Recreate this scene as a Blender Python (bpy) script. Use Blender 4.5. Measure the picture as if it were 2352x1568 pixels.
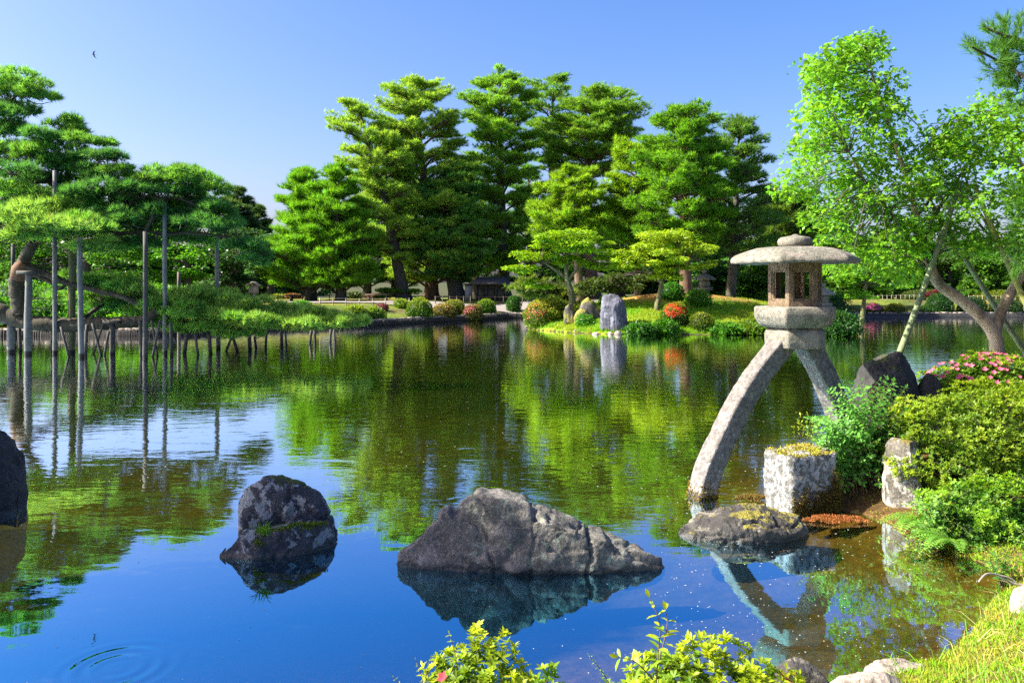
import bpy, bmesh, math, random
import numpy as np
from mathutils import Vector, noise

# ------------------------------------------------------------------ camera, sky, sun, exposure
SC = bpy.context.scene
for o in list(bpy.data.objects):
    bpy.data.objects.remove(o)
COL = SC.collection
F, CX, YH, CH = 1830.0, 1176.0, 647.0, 2.14      # focal length (px of a 2352 px wide picture), principal column, horizon row, eye height
cam = bpy.data.objects.new('camera', bpy.data.cameras.new('camera'))
COL.objects.link(cam)
cam.location = (0, 0, CH)
cam.rotation_euler = (math.radians(90), 0, 0)
cam.data.sensor_width = 36.0
cam.data.lens = 36.0 * F / 2352.0
cam.data.shift_y = -(784 - YH) / 2352.0
cam.data.clip_start = 0.05
cam.data.clip_end = 2000
SC.camera = cam

SUN_EL, SUN_AZ = math.radians(40), math.radians(-95)      # azimuth from +Y towards +X
world = bpy.data.worlds.new('World')
SC.world = world
world.use_nodes = True
wn = world.node_tree
wn.nodes.clear()
sky = wn.nodes.new('ShaderNodeTexSky')
sky.sky_type = 'NISHITA'
sky.sun_disc = False
sky.sun_elevation = SUN_EL
sky.sun_rotation = SUN_AZ
sky.altitude = 0
sky.air_density = 1.0
sky.dust_density = 3.0
sky.ozone_density = 4.0
bg = wn.nodes.new('ShaderNodeBackground')
bg.inputs['Strength'].default_value = 0.078
wo = wn.nodes.new('ShaderNodeOutputWorld')
hs = wn.nodes.new('ShaderNodeHueSaturation')
hs.inputs['Saturation'].default_value = 1.28
hs.inputs['Hue'].default_value = 0.504
tint = wn.nodes.new('ShaderNodeMix')
tint.data_type = 'RGBA'
tint.blend_type = 'MULTIPLY'
tint.inputs[0].default_value = 1.0
tint.inputs[7].default_value = (1.02, 0.885, 0.96, 1)
wn.links.new(sky.outputs[0], hs.inputs['Color'])
wn.links.new(hs.outputs[0], tint.inputs[6])
wn.links.new(tint.outputs[2], bg.inputs[0])
wn.links.new(bg.outputs[0], wo.inputs[0])

sun = bpy.data.objects.new('sun', bpy.data.lights.new('sun', 'SUN'))
COL.objects.link(sun)
sun.data.energy = 5.0
sun.data.angle = math.radians(0.5)
sun.data.color = (1.0, 0.94, 0.82)
SD = Vector((math.sin(SUN_AZ) * math.cos(SUN_EL), math.cos(SUN_AZ) * math.cos(SUN_EL), math.sin(SUN_EL)))
sun.rotation_euler = SD.to_track_quat('Z', 'Y').to_euler()
sun.location = (-30, 10, 40)

SC.view_settings.view_transform = 'Standard'
SC.view_settings.look = 'None'
SC.view_settings.exposure = 1.92
SC.view_settings.gamma = 1.0
SC.cycles.max_bounces = 6
SC.cycles.diffuse_bounces = 3
SC.cycles.glossy_bounces = 3
SC.cycles.transmission_bounces = 3
SC.cycles.transparent_max_bounces = 6
SC.cycles.use_denoising = False
SC.cycles.sample_clamp_indirect = 2.5

# ------------------------------------------------------------------ helpers
def P(px, py, Y):
    return np.array(((px - CX) / F * Y, Y, CH - (py - YH) / F * Y))

def nrm(a):
    return a / np.maximum(np.linalg.norm(a, axis=-1, keepdims=True), 1e-9)

def tag(o, label=None, cat=None, group=None, kind=None):
    if label: o['label'] = label
    if cat: o['category'] = cat
    if group: o['group'] = group
    if kind: o['kind'] = kind
    return o

def thing(name, label, cat, loc, group=None, rz=0.0):
    o = bpy.data.objects.new(name, None)
    COL.objects.link(o)
    o.empty_display_size = 0.1
    o.location = tuple(float(v) for v in loc)
    o.rotation_euler = (0, 0, rz)
    return tag(o, label, cat, group)

class MB:
    """collects faces in world coordinates, links them as one mesh object"""
    def __init__(s):
        s.V = []; s.F = []; s.C = []; s.n = 0
    def add(s, V, Fa, C=None):
        V = np.asarray(V, float).reshape(-1, 3); Fa = np.asarray(Fa, np.int64)
        s.V.append(V); s.F.append(Fa + s.n); s.n += len(V)
        if C is None: C = (0.5, 0.5, 0.5)
        C = np.asarray(C, float)
        if C.ndim == 1: C = np.repeat(C[None, :3], len(Fa), 0)
        s.C.append(C[:, :3])
        return s
    def build(s, name, mat, parent=None, smooth=False):
        me = bpy.data.meshes.new(name)
        V = np.concatenate(s.V) if s.V else np.zeros((0, 3))
        off = np.zeros(3)
        if parent is not None:
            off = np.array(parent.location) + (np.array(parent.parent.location) if parent.parent is not None else 0)
            V = V - off
            a = -parent.rotation_euler[2]
            if abs(a) > 1e-9:
                c, sn = math.cos(a), math.sin(a)
                V = V @ np.array(((c, sn, 0), (-sn, c, 0), (0, 0, 1)))
        me.vertices.add(len(V)); me.vertices.foreach_set('co', V.astype(np.float32).ravel())
        tot = np.concatenate([np.full(len(f), f.shape[1]) for f in s.F])
        idx = np.concatenate([f.ravel() for f in s.F])
        me.loops.add(len(idx)); me.loops.foreach_set('vertex_index', idx.astype(np.int32))
        me.polygons.add(len(tot))
        me.polygons.foreach_set('loop_start', np.concatenate(([0], np.cumsum(tot)[:-1])).astype(np.int32))
        try:
            me.polygons.foreach_set('loop_total', tot.astype(np.int32))
        except Exception:
            pass
        if smooth:
            me.polygons.foreach_set('use_smooth', np.ones(len(tot), bool))
        C = np.concatenate(s.C)
        at = me.attributes.new('Col', 'FLOAT_COLOR', 'FACE')
        at.data.foreach_set('color', np.concatenate((C, np.ones((len(C), 1))), 1).astype(np.float32).ravel())
        me.update(calc_edges=True)
        me.validate()
        me.materials.append(mat)
        o = bpy.data.objects.new(name, me)
        COL.objects.link(o)
        if parent is not None: o.parent = parent
        return o

def basis(A):
    A = nrm(np.asarray(A, float))
    up = np.where(np.abs(A[:, 2:3]) < 0.9, np.array([[0, 0, 1.0]]), np.array([[1.0, 0, 0]]))
    X = nrm(np.cross(up, A)); return X, np.cross(A, X), A

def tube(mb, pts, rad, n=8, col=(0.5, 0.5, 0.5), cap=True, wob=0.0, rng=None):
    pts = np.asarray(pts, float); m = len(pts)
    rad = np.broadcast_to(np.asarray(rad, float), (m,))
    T = np.gradient(pts, axis=0) if m > 2 else np.repeat((pts[-1] - pts[0])[None], m, 0)
    T = nrm(T)
    X = np.cross(T[0], (0.13, 0.97, 0.2)); X /= np.linalg.norm(X)
    a = np.arange(n) / n * 2 * math.pi
    V = []
    for i in range(m):
        X = X - T[i] * (X @ T[i]); X /= np.linalg.norm(X)
        Yv = np.cross(T[i], X)
        r = rad[i] * (1 + (rng.normal(0, wob, n) if wob and rng is not None else 0))
        V.append(pts[i] + (np.cos(a) * r)[:, None] * X + (np.sin(a) * r)[:, None] * Yv)
    V = np.concatenate(V)
    i, j = np.meshgrid(np.arange(m - 1), np.arange(n), indexing='ij')
    a0 = i * n + j; a1 = i * n + (j + 1) % n
    Fa = np.stack((a0, a1, a1 + n, a0 + n), -1).reshape(-1, 4)
    if cap:
        V = np.concatenate((V, pts[:1], pts[-1:])); k = m * n
        jj = np.arange(n); j2 = (jj + 1) % n
        # caps as degenerate-free triangles
        mb.add(V, Fa, col)
        base = mb.n - len(V)
        t1 = np.stack((np.full(n, k), j2, jj), -1); t2 = np.stack((np.full(n, k + 1), jj + (m - 1) * n, j2 + (m - 1) * n), -1)
        mb.F.append(np.concatenate((t1, t2)) + base); mb.C.append(np.repeat(np.asarray(col, float)[None, :3], 2 * n, 0))
    else:
        mb.add(V, Fa, col)

def smooth_path(pts, k=6):
    pts = np.asarray(pts, float); m = len(pts)
    if m < 3:
        t = np.linspace(0, 1, k + 1)[:, None]; return pts[0] * (1 - t) + pts[-1] * t
    out = []
    for i in range(m - 1):
        p0 = pts[max(i - 1, 0)]; p1 = pts[i]; p2 = pts[i + 1]; p3 = pts[min(i + 2, m - 1)]
        for t in np.linspace(0, 1, k, endpoint=False):
            out.append(0.5 * ((2 * p1) + (-p0 + p2) * t + (2 * p0 - 5 * p1 + 4 * p2 - p3) * t * t + (-p0 + 3 * p1 - 3 * p2 + p3) * t ** 3))
    out.append(pts[-1]); return np.array(out)

def box(mb, c, s, col=(0.5, 0.5, 0.5), rz=0.0, tilt=0.0):
    x, y, z = [v / 2 for v in s]
    V = np.array([(-x, -y, -z), (x, -y, -z), (x, y, -z), (-x, y, -z), (-x, -y, z), (x, -y, z), (x, y, z), (-x, y, z)])
    if tilt:
        ct, st = math.cos(tilt), math.sin(tilt); V = V @ np.array(((1, 0, 0), (0, ct, st), (0, -st, ct)))
    ca, sa = math.cos(rz), math.sin(rz)
    V = V @ np.array(((ca, sa, 0), (-sa, ca, 0), (0, 0, 1))) + np.asarray(c, float)
    mb.add(V, [(0, 3, 2, 1), (4, 5, 6, 7), (0, 1, 5, 4), (1, 2, 6, 5), (2, 3, 7, 6), (3, 0, 4, 7)], col)

def blades(mb, Pn, D, L, w, C, rng):
    """thin triangles: pine needles, grass"""
    n = len(Pn)
    s = nrm(np.cross(D, rng.normal(size=(n, 3))))
    L = np.broadcast_to(np.asarray(L, float), (n,))[:, None]; w = np.broadcast_to(np.asarray(w, float), (n,))[:, None]
    V = np.stack((Pn - s * w / 2, Pn + s * w / 2, Pn + D * L), 1).reshape(-1, 3)
    mb.add(V, np.arange(3 * n).reshape(n, 3), C)

def leaves(mb, Pn, D, N, L, w, C, fold=0.12):
    """pointed oval leaves, folded along the midrib"""
    n = len(Pn)
    S = nrm(np.cross(D, N)); N = np.cross(S, D)
    L = np.broadcast_to(np.asarray(L, float), (n,))[:, None]; w = np.broadcast_to(np.asarray(w, float), (n,))[:, None]
    V = np.stack((Pn, Pn + D * L * 0.48 + S * w / 2 + N * w * fold, Pn + D * L, Pn + D * L * 0.48 - S * w / 2 + N * w * fold), 1).reshape(-1, 3)
    mb.add(V, np.arange(4 * n).reshape(n, 4), C)

def fine_leaves(mb, Pn, D, N, L, w, C, fold=0.15, curl=0.12):
    """six-sided leaf in two halves, for plants close to the camera"""
    n = len(Pn)
    S = nrm(np.cross(D, N)); N = np.cross(S, D)
    L = np.broadcast_to(np.asarray(L, float), (n,))[:, None]; w = np.broadcast_to(np.asarray(w, float), (n,))[:, None]
    f = N * w * fold
    V = np.stack((Pn, Pn + D * L * .3 + S * w * .38 + f, Pn + D * L * .68 + S * w * .46 + f - N * L * curl * .5, Pn + D * L - N * L * curl,
                  Pn + D * L * .68 - S * w * .46 + f - N * L * curl * .5, Pn + D * L * .3 - S * w * .38 + f, Pn + D * L * .5), 1).reshape(-1, 3)
    b = np.arange(n)[:, None] * 7
    Fq = np.concatenate((b + np.array([[0, 6, 2, 1]]), b + np.array([[6, 3, 2, 2]])[:, :4], ), 0)[:n]
    C = np.asarray(C, float)
    if C.ndim == 1: C = np.repeat(C[None], n, 0)
    mb.add(V, Fq, C)
    base = mb.n - len(V)
    mb.F.append(b + np.array([[0, 5, 4, 6]]) + base); mb.C.append(C[:, :3])
    mb.F.append(b + np.array([[6, 3, 2]]) + base); mb.C.append(C[:, :3])
    mb.F.append(b + np.array([[6, 4, 3]]) + base); mb.C.append(C[:, :3])

def jitter(c, n, rng, a=0.25, hue=0.12):
    c = np.asarray(c, float)
    C = np.repeat(c[None], n, 0) if c.ndim == 1 else c.copy()
    C = C * np.exp(rng.normal(0, a, (n, 1)))
    C[:, 0] *= np.exp(rng.normal(0, hue, n))
    return np.clip(C, 0, 0.9)

def sphere_dirs(n, rng, zmin=-1.0):
    z = rng.uniform(zmin, 1, n); a = rng.uniform(0, 2 * math.pi, n); r = np.sqrt(1 - z * z)
    return np.stack((r * np.cos(a), r * np.sin(a), z), 1)

# ------------------------------------------------------------------ materials
def mat_new(name):
    m = bpy.data.materials.new(name); m.use_nodes = True
    nt = m.node_tree; nt.nodes.clear()
    out = nt.nodes.new('ShaderNodeOutputMaterial')
    return m, nt, out

def nd(nt, t, **kw):
    n = nt.nodes.new(t)
    for k, v in kw.items():
        if k in n.inputs: n.inputs[k].default_value = v
        else: setattr(n, k, v)
    return n

def ramp(nt, fac, stops):
    r = nt.nodes.new('ShaderNodeValToRGB'); e = r.color_ramp.elements
    while len(e) > 1: e.remove(e[-1])
    e[0].position = stops[0][0]; e[0].color = (*stops[0][1], 1)
    for p, c in stops[1:]:
        x = e.new(p); x.color = (*c, 1)
    nt.links.new(fac, r.inputs[0]); return r.outputs[0]

def mixc(nt, fac, a, b, mode='MIX'):
    m = nt.nodes.new('ShaderNodeMix'); m.data_type = 'RGBA'; m.blend_type = mode
    for s, v in ((0, fac), (6, a), (7, b)):
        if hasattr(v, 'is_linked') or hasattr(v, 'links'): nt.links.new(v, m.inputs[s])
        elif s == 0: m.inputs[0].default_value = v
        else: m.inputs[s].default_value = (*v, 1)
    return m.outputs[2]

def math_n(nt, op, a, b=None, c=None, clamp=False):
    m = nt.nodes.new('ShaderNodeMath'); m.operation = op; m.use_clamp = clamp
    for i, v in enumerate((a, b, c)):
        if v is None: continue
        if hasattr(v, 'links'): nt.links.new(v, m.inputs[i])
        else: m.inputs[i].default_value = v
    return m.outputs[0]

def noise_n(nt, vec, scale, detail=4, rough=0.55, dist=0.0):
    n = nd(nt, 'ShaderNodeTexNoise', Scale=scale, Detail=detail, Roughness=rough, Distortion=dist)
    if vec is not None: nt.links.new(vec, n.inputs['Vector'])
    return n.outputs['Fac']

def mapping(nt, vec, scale):
    m = nt.nodes.new('ShaderNodeMapping'); m.inputs['Scale'].default_value = scale
    nt.links.new(vec, m.inputs['Vector']); return m.outputs[0]

def foliage_mat(name, trans=0.35, spec=0.3, rough=0.45, tr_tint=(1.15, 1.1, 0.5), gain=(1.2, 1.2, 1.0)):
    m, nt, out = mat_new(name)
    at = nd(nt, 'ShaderNodeAttribute', attribute_name='Col')
    p = nd(nt, 'ShaderNodeBsdfPrincipled', Roughness=rough)
    p.inputs['Specular IOR Level'].default_value = spec
    colr = mixc(nt, 1.0, at.outputs['Color'], gain, 'MULTIPLY')
    nt.links.new(colr, p.inputs['Base Color'])
    t = nt.nodes.new('ShaderNodeBsdfTranslucent')
    nt.links.new(mixc(nt, 1.0, colr, tr_tint, 'MULTIPLY'), t.inputs['Color'])
    mx = nd(nt, 'ShaderNodeMixShader'); mx.inputs[0].default_value = trans
    nt.links.new(p.outputs[0], mx.inputs[1]); nt.links.new(t.outputs[0], mx.inputs[2]); nt.links.new(mx.outputs[0], out.inputs[0])
    return m

def bump(nt, h, strength, dist, p):
    b = nd(nt, 'ShaderNodeBump', Strength=strength, Distance=dist)
    nt.links.new(h, b.inputs['Height']); nt.links.new(b.outputs[0], p.inputs['Normal']); return b

def bark_mat(name, c1, c2, scale=9.0):
    m, nt, out = mat_new(name)
    g = nt.nodes.new('ShaderNodeNewGeometry')
    v = mapping(nt, g.outputs['Position'], (1, 1, 0.3))
    f = noise_n(nt, v, scale, 6, 0.65, 0.6)
    f2 = noise_n(nt, g.outputs['Position'], scale * 0.25, 3)
    p = nd(nt, 'ShaderNodeBsdfPrincipled', Roughness=0.9)
    c = ramp(nt, f, [(0.35, tuple(x * 0.35 for x in c1)), (0.5, c1), (0.7, c2)])
    c = mixc(nt, math_n(nt, 'MULTIPLY', f2, 0.5), c, (0.07, 0.075, 0.03))
    nt.links.new(c, p.inputs['Base Color'])
    bump(nt, f, 0.9, 0.03, p)
    nt.links.new(p.outputs[0], out.inputs[0]); return m

def wood_mat(name, c1, c2, wet=False):
    m, nt, out = mat_new(name)
    c1, c2 = tuple(x * 0.75 for x in c1), tuple(x * 0.75 for x in c2)
    g = nt.nodes.new('ShaderNodeNewGeometry')
    v = mapping(nt, g.outputs['Position'], (1, 1, 0.05))
    f = noise_n(nt, v, 40, 5, 0.6)
    f2 = noise_n(nt, g.outputs['Position'], 3, 3)
    p = nd(nt, 'ShaderNodeBsdfPrincipled', Roughness=0.8)
    c = ramp(nt, f, [(0.3, c1), (0.7, c2)])
    c = mixc(nt, ramp(nt, f2, [(0.45, (0, 0, 0)), (0.7, (0.6, 0.6, 0.6))]), c, (0.06, 0.07, 0.04))
    if wet:     # dark tide stain just above the water
        sp = nt.nodes.new('ShaderNodeSeparateXYZ'); nt.links.new(g.outputs['Position'], sp.inputs[0])
        k = ramp(nt, math_n(nt, 'ADD', math_n(nt, 'MULTIPLY', sp.outputs[2], 4.0), math_n(nt, 'MULTIPLY', f2, 0.5)), [(0.55, (1, 1, 1)), (0.75, (0, 0, 0))])
        c = mixc(nt, k, c, (0.012, 0.012, 0.008))
    nt.links.new(c, p.inputs['Base Color']); bump(nt, f, 0.4, 0.01, p)
    nt.links.new(p.outputs[0], out.inputs[0]); return m

def stone_mat(name, base, dark, lichen=None, moss=0.0, scale=14.0, bstr=0.7, speckle=0.0, moss_col=(0.14, 0.15, 0.012), wet=True, lich_amt=0.5, mz=0.75, patch=None):
    m, nt, out = mat_new(name)
    base, dark = tuple(x * 0.8 for x in base), tuple(x * 0.75 for x in dark)
    lichen = tuple(x * 0.8 for x in lichen) if lichen is not None else None
    g = nt.nodes.new('ShaderNodeNewGeometry'); pos = g.outputs['Position']
    f = noise_n(nt, pos, scale, 8, 0.65)
    f2 = noise_n(nt, pos, scale * 0.22, 5, 0.6, 0.4)
    f3 = noise_n(nt, pos, scale * 6, 3, 0.7)
    c = ramp(nt, f2, [(0.3, dark), (0.65, base)])
    c = mixc(nt, ramp(nt, f, [(0.4, (0.85, 0.85, 0.85)), (0.62, (0, 0, 0))]), c, tuple(x * 0.55 for x in dark))
    if patch is not None:
        c = mixc(nt, ramp(nt, noise_n(nt, pos, scale * 0.15, 3, 0.5, 1.0), [(0.5, (0, 0, 0)), (0.6, (0.7, 0.7, 0.7))]), c, patch)
    if speckle:
        c = mixc(nt, math_n(nt, 'MULTIPLY', ramp(nt, f3, [(0.42, (1, 1, 1)), (0.5, (0, 0, 0))]), speckle), c, tuple(x * 0.35 for x in dark))
        c = mixc(nt, math_n(nt, 'MULTIPLY', ramp(nt, f3, [(0.55, (0, 0, 0)), (0.64, (1, 1, 1))]), speckle), c, tuple(min(0.75, x * 1.6) for x in base))
    if lichen is not None:
        lf = noise_n(nt, pos, scale * 0.8, 6, 0.7, 0.3)
        c = mixc(nt, ramp(nt, lf, [(0.60 - 0.2 * lich_amt, (0, 0, 0)), (0.64 - 0.2 * lich_amt, (0.9, 0.9, 0.9))]), c, lichen)
    sp = nt.nodes.new('ShaderNodeSeparateXYZ'); nt.links.new(pos, sp.inputs[0])
    hgt = f
    if moss > 0:
        sn = nt.nodes.new('ShaderNodeSeparateXYZ'); nt.links.new(g.outputs['Normal'], sn.inputs[0])
        mf = noise_n(nt, pos, scale * 0.3, 5, 0.7)
        k = math_n(nt, 'ADD', math_n(nt, 'MULTIPLY', sn.outputs[2], mz), math_n(nt, 'MULTIPLY', math_n(nt, 'SUBTRACT', mf, 0.5), 1.6))
        k = ramp(nt, k, [(1.0 - moss, (0, 0, 0)), (1.0 - moss + 0.12, (1, 1, 1))])
        mc = mixc(nt, f, tuple(x * 0.45 for x in moss_col), tuple(x * 1.5 for x in moss_col))
        c = mixc(nt, k, c, mc)
        hgt = math_n(nt, 'ADD', f, math_n(nt, 'MULTIPLY', math_n(nt, 'MULTIPLY', k, f3), 1.2))
    p = nd(nt, 'ShaderNodeBsdfPrincipled', Roughness=0.85)
    if wet:
        k = ramp(nt, math_n(nt, 'ADD', math_n(nt, 'MULTIPLY', sp.outputs[2], 10.0), math_n(nt, 'MULTIPLY', math_n(nt, 'SUBTRACT', f, 0.5), 1.2)), [(0.25, (1, 1, 1)), (0.5, (0, 0, 0))])
        c = mixc(nt, k, c, (0.02, 0.019, 0.015))
        nt.links.new(math_n(nt, 'SUBTRACT', 0.85, math_n(nt, 'MULTIPLY', k, 0.5)), p.inputs['Roughness'])
    nt.links.new(c, p.inputs['Base Color'])
    bump(nt, math_n(nt, 'ADD', hgt, math_n(nt, 'MULTIPLY', f3, 0.35)), bstr, 0.03, p)
    nt.links.new(p.outputs[0], out.inputs[0]); return m

def plain_mat(name, c, rough=0.7, var=0.25, scale=20):
    m, nt, out = mat_new(name)
    g = nt.nodes.new('ShaderNodeNewGeometry')
    f = noise_n(nt, g.outputs['Position'], scale, 5)
    p = nd(nt, 'ShaderNodeBsdfPrincipled', Roughness=rough)
    nt.links.new(ramp(nt, f, [(0.3, tuple(x * (1 - var) for x in c)), (0.7, tuple(min(1, x * (1 + var)) for x in c))]), p.inputs['Base Color'])
    bump(nt, f, 0.3, 0.01, p)
    nt.links.new(p.outputs[0], out.inputs[0]); return m

def ground_mat(name, scale=6.0, bstr=0.6):
    m, nt, out = mat_new(name)
    at = nd(nt, 'ShaderNodeAttribute', attribute_name='Col')
    g = nt.nodes.new('ShaderNodeNewGeometry'); pos = g.outputs['Position']
    f = noise_n(nt, pos, scale, 8, 0.7); f2 = noise_n(nt, pos, scale * 0.12, 4, 0.6)
    c = mixc(nt, 1.0, at.outputs['Color'], ramp(nt, f, [(0.3, (0.45, 0.45, 0.45)), (0.7, (1.5, 1.5, 1.5))]), 'MULTIPLY')
    c = mixc(nt, 1.0, c, ramp(nt, f2, [(0.35, (0.7, 0.8, 0.7)), (0.65, (1.25, 1.15, 1.0))]), 'MULTIPLY')
    p = nd(nt, 'ShaderNodeBsdfPrincipled', Roughness=0.95)
    p.inputs['Specular IOR Level'].default_value = 0.15
    nt.links.new(c, p.inputs['Base Color']); bump(nt, f, bstr, 0.06, p)
    nt.links.new(p.outputs[0], out.inputs[0]); return m

M = {}
M['leaf'] = foliage_mat('leaf', 0.55)
M['needle'] = foliage_mat('needle', 0.55, 0.2, 0.5)
M['petal'] = foliage_mat('petal', 0.35, 0.2, 0.6, (1.0, 0.9, 0.9), (0.85, 0.8, 0.8))
M['bark_dark'] = bark_mat('bark_dark', (0.05, 0.038, 0.03), (0.11, 0.085, 0.07))
M['bark_black'] = bark_mat('bark_black', (0.028, 0.018, 0.012), (0.07, 0.045, 0.03))
M['stake'] = plain_mat('stake', (0.02, 0.016, 0.012), 0.9, 0.5, 12)
M['bark_red'] = bark_mat('bark_red', (0.12, 0.055, 0.035), (0.22, 0.11, 0.07))
M['bark_pale'] = bark_mat('bark_pale', (0.36, 0.245, 0.16), (0.54, 0.41, 0.3), 5)
M['bark_green'] = bark_mat('bark_green', (0.10, 0.10, 0.035), (0.19, 0.18, 0.07))
M['wood_grey'] = wood_mat('wood_grey', (0.1, 0.1, 0.095), (0.24, 0.235, 0.22), True)
M['wood_moss'] = wood_mat('wood_moss', (0.05, 0.055, 0.012), (0.12, 0.12, 0.03), True)
M['wood_dark'] = wood_mat('wood_dark', (0.03, 0.026, 0.022), (0.075, 0.065, 0.055), True)
M['wood_pale'] = wood_mat('wood_pale', (0.3, 0.25, 0.19), (0.5, 0.43, 0.34))
M['wood_brown'] = wood_mat('wood_brown', (0.08, 0.05, 0.03), (0.17, 0.12, 0.08))
M['bamboo'] = wood_mat('bamboo', (0.15, 0.2, 0.075), (0.24, 0.28, 0.13))
M['bamboo_yellow'] = wood_mat('bamboo_yellow', (0.2, 0.22, 0.03), (0.3, 0.3, 0.06))
M['granite'] = stone_mat('granite', (0.33, 0.31, 0.24), (0.19, 0.18, 0.13), None, 0.0, 22, 0.6, 0.4, wet=False, patch=(0.24, 0.2, 0.16))
M['granite_leg'] = stone_mat('granite_leg', (0.3, 0.265, 0.235), (0.17, 0.15, 0.13), (0.36, 0.34, 0.31), 0.12, 22, 0.6, 0.3, wet=True, lich_amt=0.1, mz=0.2, moss_col=(0.2, 0.16, 0.012))
M['granite_brown'] = stone_mat('granite_brown', (0.30, 0.21, 0.12), (0.16, 0.11, 0.06), None, 0.0, 24, 0.7, 0.8, wet=False)
M['rock_grey'] = stone_mat('rock_grey', (0.32, 0.285, 0.24), (0.085, 0.085, 0.07), (0.22, 0.24, 0.18), 0.0, 7, 1.0, 0.25, lich_amt=0.2)
M['rock_dark'] = stone_mat('rock_dark', (0.09, 0.09, 0.1), (0.028, 0.028, 0.032), (0.3, 0.31, 0.3), 0.3, 8, 1.0, 0.2, moss_col=(0.06, 0.09, 0.012), lich_amt=0.45)
M['rock_black'] = stone_mat('rock_black', (0.06, 0.055, 0.05), (0.02, 0.018, 0.016), None, 0.33, 8, 1.0, 0.2, moss_col=(0.05, 0.06, 0.01))
M['rock_flat'] = stone_mat('rock_flat', (0.1, 0.088, 0.075), (0.035, 0.031, 0.027), (0.2, 0.18, 0.13), 0.33, 7, 1.0, 0.2, moss_col=(0.22, 0.19, 0.02), lich_amt=0.15)
M['rock_white'] = stone_mat('rock_white', (0.3, 0.28, 0.25), (0.13, 0.12, 0.095), (0.42, 0.41, 0.39), 0.0, 22, 1.0, 0.5, lich_amt=0.55, wet=False)
M['rock_stand'] = stone_mat('rock_stand', (0.17, 0.17, 0.205), (0.085, 0.085, 0.11), (0.25, 0.25, 0.28), 0.0, 3, 1.0, 0.25, lich_amt=0.25, wet=False)
M['rock_pale'] = stone_mat('rock_pale', (0.5, 0.42, 0.34), (0.33, 0.27, 0.22), None, 0.0, 9, 0.8, 0.3, wet=False)
M['rock_moss'] = stone_mat('rock_moss', (0.24, 0.21, 0.17), (0.09, 0.08, 0.055), (0.4, 0.37, 0.32), 0.72, 8, 1.0, 0.3, mz=0.4, moss_col=(0.17, 0.14, 0.02), wet=False)
M['rock_mossy'] = stone_mat('rock_mossy', (0.16, 0.14, 0.11), (0.07, 0.06, 0.045), None, 0.92, 4, 1.0, 0.2, moss_col=(0.2, 0.18, 0.02), wet=False, mz=0.4)
M['moss'] = foliage_mat('moss', 0.2, 0.1, 0.8)
M['ground'] = ground_mat('ground', 5.0)
M['bank'] = ground_mat('bank', 14.0, 0.5)
M['gravel'] = plain_mat('gravel', (0.2, 0.175, 0.155), 0.95, 0.15, 30)
M['black_tie'] = plain_mat('black_tie', (0.015, 0.013, 0.012), 0.9)
M['bird'] = plain_mat('bird', (0.03, 0.035, 0.05), 0.6)
M['thatch'] = plain_mat('thatch', (0.035, 0.033, 0.032), 0.9, 0.3, 8)
M['wall_white'] = plain_mat('wall_white', (0.22, 0.22, 0.2), 0.9, 0.2, 4)
M['rope'] = plain_mat('rope', (0.15, 0.075, 0.035), 0.9, 0.4, 40)
M['petal_float'] = plain_mat('petal_float', (0.42, 0.4, 0.34), 0.8, 0.1)

# ------------------------------------------------------------------ terrain
def at_water(px, py):
    Y = F * CH / (py - YH); return ((px - CX) / F * Y, Y)
FAR = [at_water(*p) for p in ((0, 772), (330, 771), (590, 758), (837, 749), (984, 740.5), (1100, 735), (1200, 730), (1450, 729), (2000, 728.5), (2352, 728.5))]
POND = np.array([(-70, 26), (-34, 30.5)] + FAR + [(60, 47), (70, -30), (-70, -30)])
NEAR = np.array([(-40, 3.2), (-10, 3.4), (-3, 3.6), (0.4, 3.7), (1.25, 3.95), (1.75, 4.2), (2.14, 4.36), (2.45, 4.5), (2.75, 4.75), (3.0, 5.05), (3.3, 5.35), (3.6, 5.65), (3.66, 5.95), (3.5, 6.25), (3.38, 6.7), (3.35, 7.2),
                 (3.0, 7.75), (3.05, 8.4), (3.5, 9.2), (4.0, 10.2), (5.2, 11.6), (8, 12.6), (14, 13), (40, 13), (40, -30), (-40, -30)])
ISL = np.array([(0.75, 36.6), (1.2, 35.2), (2.3, 33.6), (3.6, 32.7), (5.2, 32.2), (7.0, 32.2), (10, 32.3), (12.5, 32.8), (14.5, 33.8), (15.3, 36), (15, 40), (12.5, 43.5), (8, 44.5), (4, 43.5), (1.6, 41), (0.7, 38.6)])

def sdf(poly, x, y):
    """signed distance, positive inside"""
    x = np.asarray(x, float); y = np.asarray(y, float)
    d = np.full(x.shape, 1e9); ins = np.zeros(x.shape, bool)
    n = len(poly)
    for i in range(n):
        ax, ay = poly[i]; bx, by = poly[(i + 1) % n]
        ex, ey = bx - ax, by - ay
        t = np.clip(((x - ax) * ex + (y - ay) * ey) / (ex * ex + ey * ey), 0, 1)
        d = np.minimum(d, np.hypot(x - ax - t * ex, y - ay - t * ey))
        c = (ay > y) != (by > y)
        with np.errstate(divide='ignore', invalid='ignore'):
            ins ^= c & (x < (bx - ax) * (y - ay) / (by - ay if by != ay else 1e-9) + ax)
    return np.where(ins, d, -d)

def fbm(x, y, s=1.0):
    return (np.sin(x * 1.3 * s + 1.7 * np.sin(y * 0.9 * s)) + np.sin(y * 1.7 * s + 1.3 * np.sin(x * 1.1 * s + 2)) * 0.8 + 0.5 * np.sin((x + y) * 3.1 * s + 2 * np.sin((x - y) * 1.9 * s))) / 2.3

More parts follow.
